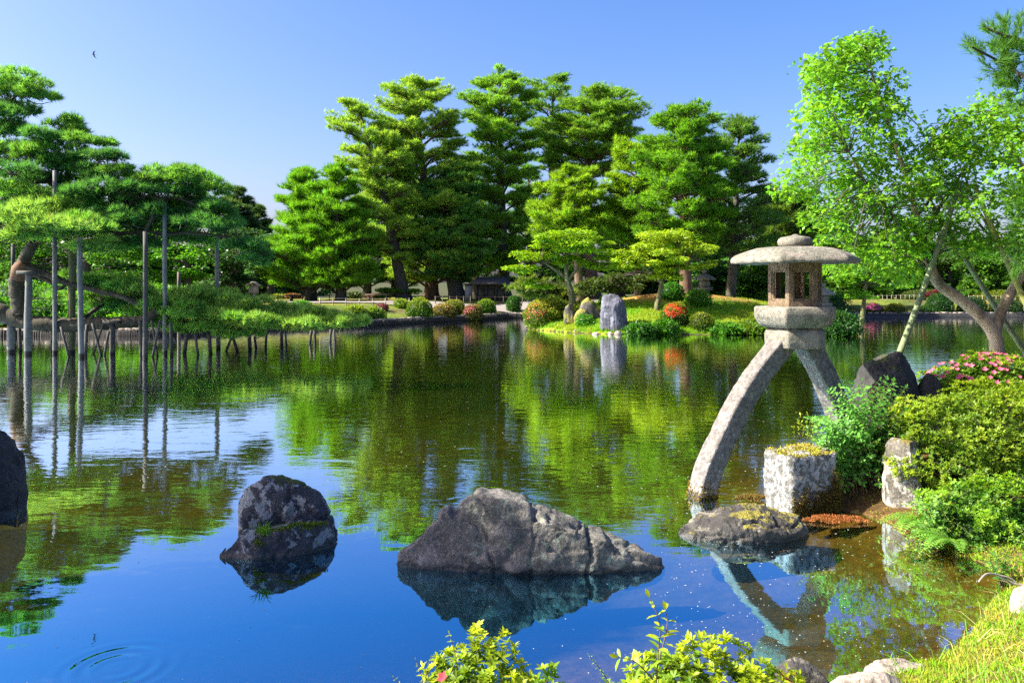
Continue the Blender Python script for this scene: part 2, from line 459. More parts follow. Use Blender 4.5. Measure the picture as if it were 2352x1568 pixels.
def h_far(x, y):
    d = -sdf(POND, x, y)
    land = -0.1 + 0.3 * np.clip(d / 0.9, 0, 1) + 0.7 * np.clip(d / 5.5, 0, 1) ** 0.9 + 0.05 * fbm(x, y, 0.4) * np.clip(d / 4, 0, 1)
    return np.where(d > 0, land, -1.1 + 1.0 * np.exp(-np.clip(-d, 0, 50) / 1.2))
def h_isl(x, y):
    d = sdf(ISL, x, y)
    land = 0.06 + 1.85 * (1 - np.exp(-np.clip(d, 0, 20) ** 1.15 / 4.6)) + 0.06 * fbm(x, y, 0.9)
    return np.where(d > 0, land, 0.06 + d * 0.8)
def h_near(x, y):
    d = sdf(NEAR, x, y) + 0.05 * fbm(x, y, 5.0)
    land = 0.02 + 0.62 * (1 - np.exp(-np.clip(d, 0, 20) / 1.5)) + 0.04 * fbm(x, y, 3.0) * np.clip(d, 0, 1)
    return np.where(d > 0, land, 0.02 - 0.22 * (1 - np.exp(np.minimum(d, 0) / 0.5)) + d * (0.07 - 0.02 * np.clip(d, -3, 0)))
def H(x, y):
    return np.maximum(np.maximum(h_far(x, y), h_isl(x, y)), h_near(x, y))

def hit(px, py, y0=3.0, y1=110.0):
    """where the line of sight through a picture point meets the ground or the water"""
    Y = np.linspace(y0, y1, 4000)
    x = (px - CX) / F * Y; z = CH - (py - YH) / F * Y
    g = np.maximum(H(x, Y), 0.0)
    k = np.nonzero(z <= g)[0]
    i = k[0] if len(k) else len(Y) - 1
    return np.array((x[i], Y[i], g[i]))

def on_ground(px, Y):
    x = (px - CX) / F * Y
    return np.array((x, Y, float(H(np.array([x]), np.array([Y]))[0])))

def grid_mesh(name, xs, ys, hf, cf, mat):
    X, Yg = np.meshgrid(xs, ys, indexing='ij')
    Z = hf(X, Yg)
    n, m = X.shape
    V = np.stack((X, Yg, Z), -1).reshape(-1, 3)
    i, j = np.meshgrid(np.arange(n - 1), np.arange(m - 1), indexing='ij')
    a = i * m + j
    Fa = np.stack((a, a + m, a + m + 1, a + 1), -1).reshape(-1, 4)
    c = V[Fa].mean(1)
    mb = MB(); mb.add(V, Fa, cf(c[:, 0], c[:, 1], c[:, 2]))
    return mb.build(name, mat, smooth=True)

def lerp(a, b, t):
    return np.asarray(a) * (1 - t[:, None]) + np.asarray(b) * t[:, None]

def col_far(x, y, z):
    d = -sdf(POND, x, y)
    n = fbm(x, y, 0.35)
    c = lerp((0.085, 0.14, 0.018), (0.2, 0.17, 0.03), np.clip(0.5 + 0.6 * n, 0, 1))
    c = lerp(c, (0.07, 0.05, 0.03), np.clip((0.35 - fbm(x, y, 0.9)) * 0.6, 0, 0.7) * (d < 5.5))
    c = lerp(c, (0.05, 0.055, 0.025), np.clip((d - 15) / 8, 0, 1))
    return np.where((d > 0)[:, None], c, np.array([[0.05, 0.05, 0.014]]))
def col_isl(x, y, z):
    d = sdf(ISL, x, y); n = fbm(x, y, 0.8)
    lawn = lerp((0.11, 0.23, 0.015), (0.19, 0.26, 0.02), np.clip(0.5 + 0.5 * n, 0, 1))
    need = lerp((0.13, 0.065, 0.025), (0.24, 0.15, 0.035), np.clip(0.5 + 0.6 * fbm(x, y, 1.9), 0, 1))
    t = np.clip((d - 2.6 + 0.8 * n) / 1.6, 0, 1) * np.clip((x - 3.5) / 2.0, 0, 1)
    c = lerp(lawn, need, t)
    return np.where((z > 0.03)[:, None], c, np.array([[0.06, 0.05, 0.02]]))
def col_near(x, y, z):
    d = sdf(NEAR, x, y); n = fbm(x, y, 4.0)
    c = lerp((0.12, 0.16, 0.02), (0.2, 0.14, 0.06), np.clip(0.5 + 0.7 * n, 0, 1))
    c = lerp(c, (0.08, 0.045, 0.02), np.clip((y - 5.6) / 0.8, 0, 1))
    bed = lerp((0.15, 0.095, 0.036), (0.06, 0.045, 0.018), np.clip(-d / 1.6, 0, 1))
    bed = lerp(bed, (0.026, 0.028, 0.01), np.clip((-d - 1.2) / 1.6, 0, 1))
    return np.where((z > 0.0)[:, None], c, bed)

xs = np.concatenate((np.linspace(-500, -45, 24), np.arange(-44, 45, 0.6), np.linspace(46, 500, 24)))
ys = np.concatenate((np.linspace(-60, 20, 20), np.arange(20.6, 76, 0.5), np.linspace(77, 900, 30)))
tag(grid_mesh('ground', xs, ys, h_far, col_far, M['ground']), kind='structure')
tag(grid_mesh('island_ground', np.arange(-1, 17.2, 0.16), np.arange(30.5, 46, 0.16), h_isl, col_isl, M['ground']), kind='structure')
tag(grid_mesh('bank_ground', np.concatenate((np.linspace(-30, -5, 26), np.arange(-4.9, 9, 0.07), np.linspace(9.2, 39, 40))),
              np.concatenate((np.linspace(-8, 2, 20), np.arange(2.1, 15, 0.07))), h_near, col_near, M['bank']), kind='structure')

# path of pale gravel on the far bank
mb = MB()
pth = smooth_path([(-34, 47.5, 0), (-18, 48.5, 0), (-9, 47.2, 0), (-2, 48.2, 0), (4, 52.5, 0), (10, 56, 0)], 10)
tn = nrm(np.gradient(pth, axis=0)); sd = np.stack((-tn[:, 1], tn[:, 0], tn[:, 2]), 1)
rows = []
for w_ in np.linspace(-1.5, 1.5, 5):
    q = pth + sd * w_; q[:, 2] = h_far(q[:, 0], q[:, 1]) + 0.05; rows.append(q)
Rw = np.stack(rows, 1); n_, m_ = Rw.shape[:2]
i, j = np.meshgrid(np.arange(n_ - 1), np.arange(m_ - 1), indexing='ij'); a = i * m_ + j
mb.add(Rw.reshape(-1, 3), np.stack((a, a + 1, a + m_ + 1, a + m_), -1).reshape(-1, 4))
tag(mb.build('path', M['gravel'], smooth=True), kind='structure')

# ------------------------------------------------------------------ water
m, nt, out = mat_new('pond_water')
g = nt.nodes.new('ShaderNodeNewGeometry'); pos = g.outputs['Position']
sp = nt.nodes.new('ShaderNodeSeparateXYZ'); nt.links.new(pos, sp.inputs[0])
n1 = noise_n(nt, mapping(nt, pos, (0.8, 2.0, 1)), 1.5, 3, 0.5, 0.6)
n2 = noise_n(nt, mapping(nt, pos, (1, 1.6, 1)), 5.5, 3, 0.5, 0.4)
n0 = noise_n(nt, pos, 0.16, 2, 0.5)
# the breeze roughens the pond away from the near shore
far = ramp(nt, math_n(nt, 'ADD', math_n(nt, 'MULTIPLY', sp.outputs[1], 0.045), math_n(nt, 'MULTIPLY', math_n(nt, 'SUBTRACT', n0, 0.5), 0.5)), [(0.2, (0.06, 0.06, 0.06)), (0.36, (0.5, 0.5, 0.5)), (0.8, (1, 1, 1))])
hh = math_n(nt, 'MULTIPLY', math_n(nt, 'ADD', n1, math_n(nt, 'MULTIPLY', n2, 0.35)), far)
def ring(cx, cy, k, fall, amp):
    vs = nt.nodes.new('ShaderNodeVectorMath'); vs.operation = 'DISTANCE'
    nt.links.new(pos, vs.inputs[0]); vs.inputs[1].default_value = (cx, cy, 0)
    d = vs.outputs['Value']
    w = math_n(nt, 'SINE', math_n(nt, 'MULTIPLY', d, k))
    e = math_n(nt, 'EXPONENT', math_n(nt, 'MULTIPLY', math_n(nt, 'POWER', math_n(nt, 'ABSOLUTE', math_n(nt, 'DIVIDE', math_n(nt, 'SUBTRACT', d, fall * 0.75), fall * 0.45)), 2.0), -1.0))
    return math_n(nt, 'MULTIPLY', math_n(nt, 'MULTIPLY', w, e), amp)
rc = at_water(270, 1532)
hh = math_n(nt, 'ADD', hh, ring(rc[0], rc[1], 62.0, 0.27, 0.24))
rc = at_water(1060, 1150)
hh = math_n(nt, 'ADD', hh, ring(rc[0], rc[1], 45.0, 0.22, 0.09))
# broad slow swells near the left shore
rc = at_water(-700, 1500)
vs = nt.nodes.new('ShaderNodeVectorMath'); vs.operation = 'DISTANCE'; nt.links.new(pos, vs.inputs[0]); vs.inputs[1].default_value = (-2.6, 3.4, 0)
sw = math_n(nt, 'MULTIPLY', math_n(nt, 'SINE', math_n(nt, 'ADD', math_n(nt, 'MULTIPLY', vs.outputs['Value'], 30.0), math_n(nt, 'MULTIPLY', n1, 3.0))), math_n(nt, 'EXPONENT', math_n(nt, 'MULTIPLY', vs.outputs['Value'], -0.75)))
hh = math_n(nt, 'ADD', hh, math_n(nt, 'MULTIPLY', sw, 0.06))
b = nd(nt, 'ShaderNodeBump', Strength=1.0, Distance=0.0052)
nt.links.new(hh, b.inputs['Height'])
gl = nd(nt, 'ShaderNodeBsdfGlossy', Roughness=0.02)
nt.links.new(b.outputs[0], gl.inputs['Normal'])
lw = nd(nt, 'ShaderNodeLayerWeight', Blend=0.5)
fac = lw.outputs['Facing']
nt.links.new(ramp(nt, fac, [(0.0, (0.02, 0.06, 0.1)), (0.52, (0.07, 0.33, 0.5)), (0.62, (0.11, 0.43, 0.63)), (0.71, (0.36, 0.56, 0.72)), (0.79, (0.78, 0.84, 0.9)), (0.85, (0.93, 0.95, 0.96)), (1.0, (0.97, 0.97, 0.97))]), gl.inputs['Color'])
tr = nt.nodes.new('ShaderNodeBsdfTransparent')
nt.links.new(ramp(nt, fac, [(0.0, (0.8, 0.75, 0.55)), (0.6, (0.42, 0.42, 0.26)), (0.72, (0.46, 0.45, 0.19)), (0.79, (0.3, 0.31, 0.11)), (0.85, (0.08, 0.1, 0.03)), (1.0, (0.02, 0.02, 0.02))]), tr.inputs['Color'])
ad = nt.nodes.new('ShaderNodeAddShader')
nt.links.new(gl.outputs[0], ad.inputs[0]); nt.links.new(tr.outputs[0], ad.inputs[1]); nt.links.new(ad.outputs[0], out.inputs[0])
M['water'] = m
mb = MB(); mb.add([(-69, -4, 0), (69, -4, 0), (69, 49.5, 0), (-69, 49.5, 0)], [(0, 1, 2, 3)])
tag(mb.build('water', M['water']), kind='structure')

# ------------------------------------------------------------------ trees
def pad_tufts(mb, c, r, n, k, L, w, col, rng, top=-0.25, spread=0.55, up=0.7, tip=None, az=None, tilt=0.0):
    """a flat pad of needle tufts filling an ellipsoid round c"""
    u = sphere_dirs(n, rng, top)
    rr = rng.uniform(0.35, 1.0, n) ** 0.5
    lump = 1 + 0.22 * np.sin(u[:, 0] * 5 + c[0] * 3) * np.sin(u[:, 1] * 5 + c[1] * 7)
    Q = u * (rr * lump)[:, None] * np.asarray(r)
    A = u * np.array([0.9, 0.9, 0.5]) + np.array([0, 0, up]) + rng.normal(0, 0.25, (n, 3))
    if az is not None:      # a spray drawn out along its branch
        Q[:, 2] += tilt * Q[:, 0]
        A[:, 0] += 0.55
        Rz = np.array(((math.cos(az), math.sin(az), 0), (-math.sin(az), math.cos(az), 0), (0, 0, 1)))
        Q = Q @ Rz; A = A @ Rz
    Pn = c + Q; A = nrm(A)
    D = nrm(np.repeat(A, k, 0) + rng.normal(0, spread, (n * k, 3)))
    C = jitter(col, n, rng, 0.22, 0.12)
    if tip is not None:
        t = (rng.random(n) < 0.45)[:, None]
        C = np.where(t, C * 0.3 + np.asarray(tip) * 0.7, C)
    C = np.repeat(C, k, 0) * np.exp(rng.normal(0, 0.12, (n * k, 1)))
    blades(mb, np.repeat(Pn, k, 0), D, L * rng.uniform(0.7, 1.25, n * k), w, C, rng)

def world_path(px, Y, base_z=None, rng=None, wig=0.0):
    pts = np.array([P(a, b, Y + (c[0] if c else 0.0)) for a, b, *c in px])
    if base_z is not None: pts[0, 2] = base_z - 0.15
    return pts

def on_path(path, z):
    Z = path[:, 2]
    i = int(np.clip(np.searchsorted(Z, z) - 1, 0, len(Z) - 2))
    t = np.clip((z - Z[i]) / max(Z[i + 1] - Z[i], 1e-6), 0, 1)
    return path[i] * (1 - t) + path[i + 1] * t

def pine(name, label, px, Y, prof, r0, col, tip=None, bark='bark_dark', limbs=26, dens=1.0, seed=1, group=None, cat='tree',
         flat=0.27, padr=0.30, L=0.30, w=0.042, lift=0.1, up=0.7, spread=0.55, base=None, droop=0.0, inner=0.5):
    """px: trunk from the ground up in picture points; prof: (row, half width) of the crown from the top down"""
    rng = np.random.default_rng(seed)
    b = on_ground(px[0][0], Y) if base is None else np.asarray(base, float)
    path = world_path(px, Y, b[2])
    path[0, 0] = b[0]
    path = smooth_path(path, 6)
    path[:, 1] += np.cumsum(rng.normal(0, 0.04, len(path)))
    root = thing(name, label, cat, (b[0], path[0, 1], b[2]), group)
    tr = MB(); cr = MB()
    s = np.linspace(0, 1, len(path))
    rad = r0 * (1.25 * np.exp(-s * 25) * 0.5 + (1 - s) ** 0.8 * 0.9 + 0.1)
    tube(tr, path, rad, 9, wob=0.06, rng=rng)
    zt = np.array([CH - (p[0] - YH) / F * Y for p in prof]); hw = np.array([p[1] / F * Y for p in prof])
    o = np.argsort(zt)
    z0, z1 = zt.min(), zt.max()
    ga = rng.uniform(0, 6.28)
    limbs = int(limbs * 1.2)
    for i in range(limbs):
        t = (i + rng.uniform(0.1, 0.9)) / limbs
        z = z0 + (z1 - z0) * t
        reach = np.interp(z, zt[o], hw[o]) * rng.uniform(0.72, 1.08)
        ga += 2.4 + rng.normal(0, 0.35)
        c0 = on_path(path, z - reach * (0.25 + lift))
        e = on_path(path, z) * np.array([1, 1, 0]) + np.array([math.cos(ga) * reach, math.sin(ga) * reach, z + reach * (0.06 - droop)])
        mid = (c0 + e) / 2 + np.array([0, 0, reach * (0.08 + 0.5 * droop)]) + rng.normal(0, 0.05 * reach, 3)
        lp = smooth_path([c0, mid, e], 5)
        lr = max(0.022, min(r0 * 0.38, 0.035 * reach + 0.02))
        tube(tr, lp, np.linspace(lr, 0.015, len(lp)), 5, cap=False)
        np_ = 4 if reach < 0.9 else int(9 + 8.5 * reach * inner)
        side = np.array([-math.sin(ga), math.cos(ga), 0])
        for q_ in range(np_):
            f = 1.0 if q_ == 0 else rng.uniform(0.32, 1.0)
            q = lp[int(round(f * (len(lp) - 1)))]
            r = (padr * 0.30 * reach + 0.2) * rng.uniform(0.55, 1.25) * (0.8 + 0.2 * f)
            off = 0.0 if q_ == 0 else rng.uniform(-1, 1) * reach * (0.22 + 0.5 * (1.15 - f))
            cc = q + side * off + np.array([0, 0, r * 0.25 + rng.normal(0, 0.35 * r) + abs(off) * 0.12])
            if q_: tube(tr, smooth_path([lp[max(int(round(f * (len(lp) - 1))) - 1, 0)], (q + cc) / 2 + rng.normal(0, 0.06, 3), cc], 2), [0.028, 0.024, 0.02, 0.015, 0.01], 4, cap=False)
            n = int((9 + 48 * r * r / 0.36) * dens)
            el = rng.uniform(1.25, 1.75)
            pad_tufts(cr, cc, (r * el, r / el * 1.05, r * flat), n, 6, L, w, np.asarray(col) * math.exp(rng.normal(0, 0.16)), rng, up=up, spread=spread, tip=tip, az=ga + 0.9 * np.clip(off / reach, -1, 1), tilt=0.22)
    tp = path[-1]
    for k in range(4):
        r = hw[o][-1] * rng.uniform(0.4, 0.8) + 0.2
        pad_tufts(cr, tp + rng.normal(0, r * 0.4, 3) * np.array([1, 1, 0.6]), (r, r, r * 0.5), int(60 * dens), 6, L, w, col, rng, up=up, spread=spread, tip=tip)
    tr.build('trunk', M[bark], root, smooth=True)
    cr.build('crown', M['needle'], root)
    return root

def leaf_cloud(mb, c, r, n, L, w, col, rng, horiz=0.6, zmin=-0.6, star=False, shell=0.3, droop=0.25):
    u = sphere_dirs(n, rng, zmin)
    rr = rng.uniform(shell, 1.0, n) ** 0.6
    Pn = c + u * rr[:, None] * np.asarray(r)
    a = rng.uniform(0, 2 * math.pi, n)
    D = np.stack((np.cos(a), np.sin(a), rng.normal(-droop, 0.3, n)), 1)
    D = nrm(D + 0.5 * u * np.array([1, 1, 0.2]))
    N = nrm(np.array([0, 0, horiz]) + u * 0.35 + rng.normal(0, 0.45, (n, 3)))
    C = jitter(col, n, rng, 0.2, 0.12)
    Ls = L * rng.uniform(0.65, 1.25, n)
    if star:
        S = nrm(np.cross(D, N))
        for ang, ls in ((0, 1.0), (0.85, 0.8), (-0.85, 0.8)):
            leaves(mb, Pn, nrm(D * math.cos(ang) + S * math.sin(ang) - np.array([0, 0, 0.15 * abs(ang)])), N, Ls * ls, Ls * w / L, C)
    else:
        leaves(mb, Pn, D, N, Ls, Ls * w / L, C)

def leafy(name, label, px, Y, blobs, r0, col, bark='bark_dark', seed=1, group=None, cat='tree', L=0.16, w=0.09, dens=1.0, sub=6, flat=0.45,
          star=False, limbs=None, base=None, horiz=0.6, subr=0.45, yspread=1.0, colvar=0.12):
    """broadleaved tree; blobs: (px, py, half width, half height[, dY]) of its leaf masses"""
    rng = np.random.default_rng(seed)
    b = on_ground(px[0][0], Y) if base is None else np.asarray(base, float)
    path = world_path(px, Y, b[2]); path[0, 0] = b[0]; path = smooth_path(path, 5)
    root = thing(name, label, cat, (b[0], path[0, 1], b[2]), group)
    tr = MB(); cr = MB()
    tube(tr, path, r0 * np.linspace(1.1, 0.55, len(path)), 8, wob=0.05, rng=rng)
    skel = [path[len(path) // 3:]]
    for lp in limbs or ():
        q = smooth_path(np.array([P(a, bb, Y + (c[0] if c else 0)) for a, bb, *c in lp]), 5)
        tube(tr, q, r0 * np.linspace(0.6, 0.2, len(q)), 6, cap=False); skel.append(q)
    S = np.concatenate(skel)
    for bl in blobs:
        x, y, hw, hh = bl[:4]; dy = bl[4] if len(bl) > 4 else 0.0
        c = P(x, y, Y + dy); rx = hw / F * Y; rz = hh / F * Y
        for k in range(sub):
            u = sphere_dirs(1, rng, -0.5)[0] * rng.uniform(0.3, 1.0)
            cc = c + u * np.array([rx, rx * yspread, rz])
            r = rx * subr * rng.uniform(0.7, 1.2)
            d = np.linalg.norm(S - cc, axis=1); s0 = S[int(np.argmin(d + 0.6 * np.maximum(S[:, 2] - cc[2], 0)))]
            md = (s0 + cc) / 2 + np.array([0, 0, 0.12 * np.linalg.norm(cc - s0)])
            tube(tr, smooth_path([s0, md, cc], 3), np.linspace(min(0.03, max(0.008, r0 * 0.12)), 0.006, 7), 4, cap=False)
            n = int(dens * 46 * (r / L) ** 1.6 / 2.2)
            cv = np.asarray(col) * math.exp(rng.normal(0, colvar))
            leaf_cloud(cr, cc, (r, r, r * flat), n, L, w, cv, rng, star=star, horiz=horiz)
    tr.build('trunk', M[bark], root, smooth=True)
    cr.build('crown', M['leaf'], root)
    return root

G_BRIGHT = (0.10, 0.26, 0.022); G_MID = (0.11, 0.25, 0.03); G_DARK = (0.085, 0.22, 0.055); G_OLIVE = (0.20, 0.34, 0.05)
G_MAPLE = (0.17, 0.30, 0.010); G_MAPLE2 = (0.21, 0.31, 0.016); G_FRESH = (0.085, 0.22, 0.012)
TIP = (0.15, 0.33, 0.02)

# --- pines across the pond
pine('pine_tree', 'bright green conical pine, left of the twin pair on the far lawn', [(714, 690), (712, 620), (706, 520), (696, 430), (692, 400)], 52,
     [(398, 14), (420, 40), (470, 55), (530, 72), (580, 95), (625, 112), (655, 95)], 0.38, G_BRIGHT, TIP, limbs=30, dens=1.1, seed=11, up=1.3, spread=0.42, L=0.4)
pine('pine_tree', 'bright green conical pine, right of the twin pair, standing by the gravel path', [(783, 690), (780, 600), (776, 500), (776, 395)], 51,
     [(388, 16), (420, 44), (470, 62), (530, 72), (590, 80), (640, 75), (662, 60)], 0.36, G_BRIGHT, TIP, limbs=30, dens=1.1, seed=12, up=1.3, spread=0.42, L=0.4)
pine('pine_tree', 'tall pine leaning left with long ragged branches reaching over the twin pines', [(928, 690), (915, 620), (903, 560), (892, 500), (878, 440), (860, 380), (840, 310), (822, 250)], 53,
     [(238, 30), (275, 62), (320, 84), (370, 100), (430, 88), (500, 75), (560, 70), (600, 60)], 0.42, G_OLIVE, (0.26, 0.41, 0.06), bark='bark_dark', limbs=32, dens=0.8, seed=13, flat=0.28, lift=0.05, padr=0.26, inner=0.6)
pine('pine_tree', 'broad tall olive green pine in the middle of the tall grove, reddish upper trunk', [(992, 690), (990, 610), (984, 520), (975, 430), (965, 330), (955, 200)], 56,
     [(180, 28), (215, 75), (260, 100), (330, 112), (400, 110), (470, 112), (540, 112), (610, 110), (640, 90)], 0.5, G_OLIVE, (0.26, 0.41, 0.06), bark='bark_red', limbs=44, dens=1.0, seed=14, inner=0.6)
pine('pine_tree', 'tallest bushy pine of the grove, right of the broad olive pine', [(1158, 690), (1157, 600), (1153, 500), (1150, 400), (1148, 300), (1148, 180)], 59,
     [(165, 30), (200, 68), (250, 80), (310, 92), (380, 88), (450, 80), (540, 74), (620, 60)], 0.45, (0.14, 0.29, 0.035), (0.2, 0.38, 0.04), limbs=42, dens=1.0, seed=15, inner=0.6)
pine('pine_tree', 'shaded leaning pine with thick dark trunk in front of the brown hut', [(1052, 690), (1040, 630), (1034, 560), (1040, 480), (1052, 400)], 55,
     [(390, 40), (440, 75), (500, 90), (570, 95), (620, 90), (645, 60)], 0.62, G_DARK, G_MID, limbs=30, dens=1.0, seed=16, inner=0.6)
pine('pine_tree', 'thin open crowned pine rising behind the grove against the sky', [(1268, 650), (1270, 540), (1268, 420), (1258, 330), (1268, 250), (1272, 190)], 66,
     [(176, 26), (200, 55), (245, 68), (290, 60), (330, 40), (400, 30)], 0.34, (0.12, 0.25, 0.035), None, bark='bark_dark', limbs=18, dens=0.8, seed=17, flat=0.24, padr=0.32)
pine('pine_tree', 'spreading pine with flat layered pads and bare red trunk behind the island', [(1362, 650), (1352, 540), (1350, 430), (1355, 340), (1372, 270), (1380, 215)], 60,
     [(206, 34), (230, 85), (270, 112), (310, 110), (350, 96), (400, 95)], 0.5, (0.12, 0.25, 0.035), (0.19, 0.34, 0.035), bark='bark_red', limbs=26, dens=1.0, seed=18, flat=0.22, padr=0.34)
pine('pine_tree', 'short bright pine with red crooked trunk above the left island maple', [(1335, 660), (1325, 580), (1312, 510), (1305, 450), (1308, 400)], 43,
     [(392, 18), (410, 50), (445, 70), (490, 86), (530, 92), (560, 70)], 0.24, (0.14, 0.26, 0.02), (0.22, 0.36, 0.02), bark='bark_red', limbs=24, dens=1.2, seed=19, flat=0.3, L=0.28, w=0.045)
pine('pine_tree', 'tall island pine with straight stout trunk and layered crown over the right maple', [(1576, 682), (1574, 600), (1570, 520), (1566, 430), (1562, 340), (1566, 270)], 39.5,
     [(254, 34), (285, 82), (330, 95), (380, 100), (430, 104), (490, 108), (550, 100), (580, 70)], 0.33, (0.10, 0.23, 0.018), TIP, bark='bark_red', limbs=34, dens=1.1, seed=20, flat=0.26, L=0.27, w=0.042, inner=0.45)
pine('pine_tree', 'slender island pine with airy blue green crown, right of the stout island pine', [(1678, 668), (1684, 600), (1690, 500), (1692, 400), (1702, 290)], 41.5,
     [(274, 26), (310, 52), (370, 68), (430, 82), (490, 96), (550, 98), (590, 80)], 0.27, (0.08, 0.18, 0.035), (0.14, 0.25, 0.04), bark='bark_dark', limbs=30, dens=0.75, seed=21, flat=0.3, L=0.27, w=0.04, padr=0.26)
pine('pine_tree', 'yellow green pine filling in behind the stout island pine on its left', [(1465, 668), (1462, 580), (1460, 480), (1462, 360)], 43.5,
     [(330, 40), (380, 64), (430, 72), (490, 80), (550, 85), (620, 70)], 0.22, (0.16, 0.29, 0.02), (0.22, 0.36, 0.02), bark='bark_red', limbs=30, dens=1.0, seed=22, flat=0.36, L=0.28, w=0.045)
pine('pine_tree', 'low pine bough leaning over the island shore under the left maple', [(1290, 672), (1270, 672), (1245, 680), (1225, 684)], 38.5,
     [(640, 18), (665, 50), (690, 58), (705, 40)], 0.1, (0.1, 0.15, 0.03), None, limbs=12, dens=1.0, seed=23, L=0.24, w=0.04)
pine('pine_tree', 'dark pine with broad top between the island and the big stone lantern', [(1800, 665), (1802, 600), (1806, 540), (1808, 470)], 46,
     [(440, 36), (470, 70), (520, 78), (580, 80), (640, 70)], 0.25, (0.055, 0.11, 0.018), (0.12, 0.2, 0.02), limbs=26, dens=1.0, seed=24, L=0.3)
# dark trees deep in the grove and the skyline behind
deep = [('dark pine deep in the grove, showing between the broad olive pine and the tallest pine', 1090, 62, 420, 62),
        ('dark pine behind the brown hut with crown reaching half way up the grove', 1215, 64, 390, 58),
        ('dark slim pine behind the thin open pine', 1300, 68, 460, 50),
        ('dark pine behind the leaning ragged pine, low in the grove', 905, 66, 360, 70),
        ('dark pine behind the spreading red trunk pine', 1425, 67, 430, 64),
        ('dark pine far behind the gap between the two island pines', 1625, 60, 480, 60),
        ('dark pine behind the trunk of the twin pair, in the shade', 842, 64, 470, 66)]
for i, (lab, x, Y, top, hw_) in enumerate(deep):
    pine('pine_tree', lab, [(x, 690), (x + 4, 600), (x - 3, 500), (x, top)], Y, [(top, 14), (top + 40, hw_ * 0.7), (top + 110, hw_), (600, hw_ * 1.1), (650, hw_)], 0.36, G_DARK, G_MID, limbs=30, dens=0.8,
         seed=40 + i, group='dark pines deep in the grove', inner=0.45)
# conifers on the skyline to the left
for i, (lab, x, Y, top, hw_) in enumerate([('hazy tall conifer on the skyline behind the propped pine', 545, 84, 438, 52), ('hazy smaller conifer with pointed top beside the tall skyline conifer', 590, 88, 480, 40)]):
    pine('conifer_tree', lab, [(x, 680), (x, 560), (x, top)], Y, [(top, 8), (top + 40, hw_ * 0.6), (top + 110, hw_), (620, hw_ * 1.2)], 0.4, (0.06, 0.12, 0.05), None, limbs=30, dens=0.9, seed=60 + i, L=0.5, w=0.09)

# --- broadleaved trees
leafy('maple_tree', 'spreading yellow green maple on the left tip of the island', [(1322, 694), (1310, 665), (1302, 640), (1300, 610)], 36,
      [(1300, 560, 70, 34), (1240, 590, 60, 30), (1360, 570, 50, 34), (1205, 625, 46, 26), (1330, 545, 50, 22), (1265, 565, 50, 28), (1370, 610, 40, 24), (1230, 655, 40, 16), (1310, 600, 50, 24)], 0.15, G_MAPLE,
      bark='bark_green', seed=71, L=0.15, w=0.085, dens=1.5, sub=7, flat=0.32, limbs=[[(1302, 640), (1275, 620), (1245, 600)], [(1300, 612), (1310, 580), (1335, 556)], [(1304, 645), (1330, 615), (1365, 600)]])
leafy('maple_tree', 'umbrella shaped pale yellow green maple with slanting mossy trunk on the island lawn', [(1508, 735), (1510, 700), (1518, 660), (1522, 630)], 34.6,
      [(1525, 560, 80, 26), (1470, 580, 60, 26), (1585, 580, 60, 28), (1440, 610, 40, 18), (1630, 612, 30, 18), (1500, 600, 70, 22), (1560, 612, 60, 24), (1525, 640, 50, 14)], 0.14, G_MAPLE2,
      bark='bark_green', seed=72, L=0.14, w=0.08, dens=1.5, sub=7, flat=0.3, limbs=[[(1520, 648), (1490, 620), (1455, 600)], [(1522, 640), (1555, 610), (1595, 596)]])
leafy('evergreen_tree', 'round dark evergreen behind the roofed notice board', [(540, 690), (540, 650), (538, 600)], 50,
      [(540, 600, 60, 48), (490, 600, 50, 50), (585, 590, 40, 60), (540, 545, 55, 30), (500, 650, 60, 24), (575, 645, 40, 20)], 0.5, (0.03, 0.085, 0.02), seed=73, L=0.24, w=0.15, dens=1.3, sub=8)
leafy('broadleaf_tree', 'bright green broadleaf tree glowing behind the tall props of the pine', [(430, 690), (430, 640), (428, 590)], 47,
      [(430, 590, 60, 50), (380, 600, 50, 55), (330, 590, 60, 50), (440, 640, 60, 30), (370, 650, 60, 25)], 0.3, (0.07, 0.21, 0.012), seed=74, L=0.22, w=0.14, dens=1.2, sub=8)
leafy('broadleaf_tree', 'shady green tree at the far left behind the propped pine trunk', [(200, 690), (200, 640), (198, 580)], 46,
      [(230, 590, 70, 60), (150, 600, 70, 60), (60, 610, 80, 60), (280, 640, 60, 30), (100, 660, 80, 30), (0, 640, 80, 60)], 0.3, (0.05, 0.15, 0.014), seed=75, L=0.22, w=0.14, dens=1.1, sub=8)
leafy('broadleaf_tree', 'dull green tree at the left edge behind the thick leaning limb', [(-60, 690), (-60, 640), (-60, 560)], 48,
      [(-60, 580, 90, 70), (20, 560, 60, 60), (-100, 500, 90, 60), (120, 540, 70, 50)], 0.4, (0.04, 0.11, 0.015), seed=76, L=0.24, w=0.15, dens=1.0, sub=8)
leafy('evergreen_tree', 'blue green tree filling the gap left of the twin pines', [(622, 688), (622, 640), (622, 580)], 66,
      [(622, 570, 45, 50), (640, 620, 40, 40), (600, 640, 50, 40)], 0.35, (0.045, 0.12, 0.05), seed=77, L=0.3, w=0.18, dens=1.2, sub=8)
leafy('shrub_tree', 'low bright green sapling tree by the gravel path below the ragged pine', [(910, 688), (910, 676), (908, 668)], 53,
      [(905, 668, 34, 10), (880, 678, 26, 8), (940, 672, 24, 10)], 0.07, (0.12, 0.25, 0.012), seed=78, L=0.16, w=0.1, dens=1.4, sub=6)
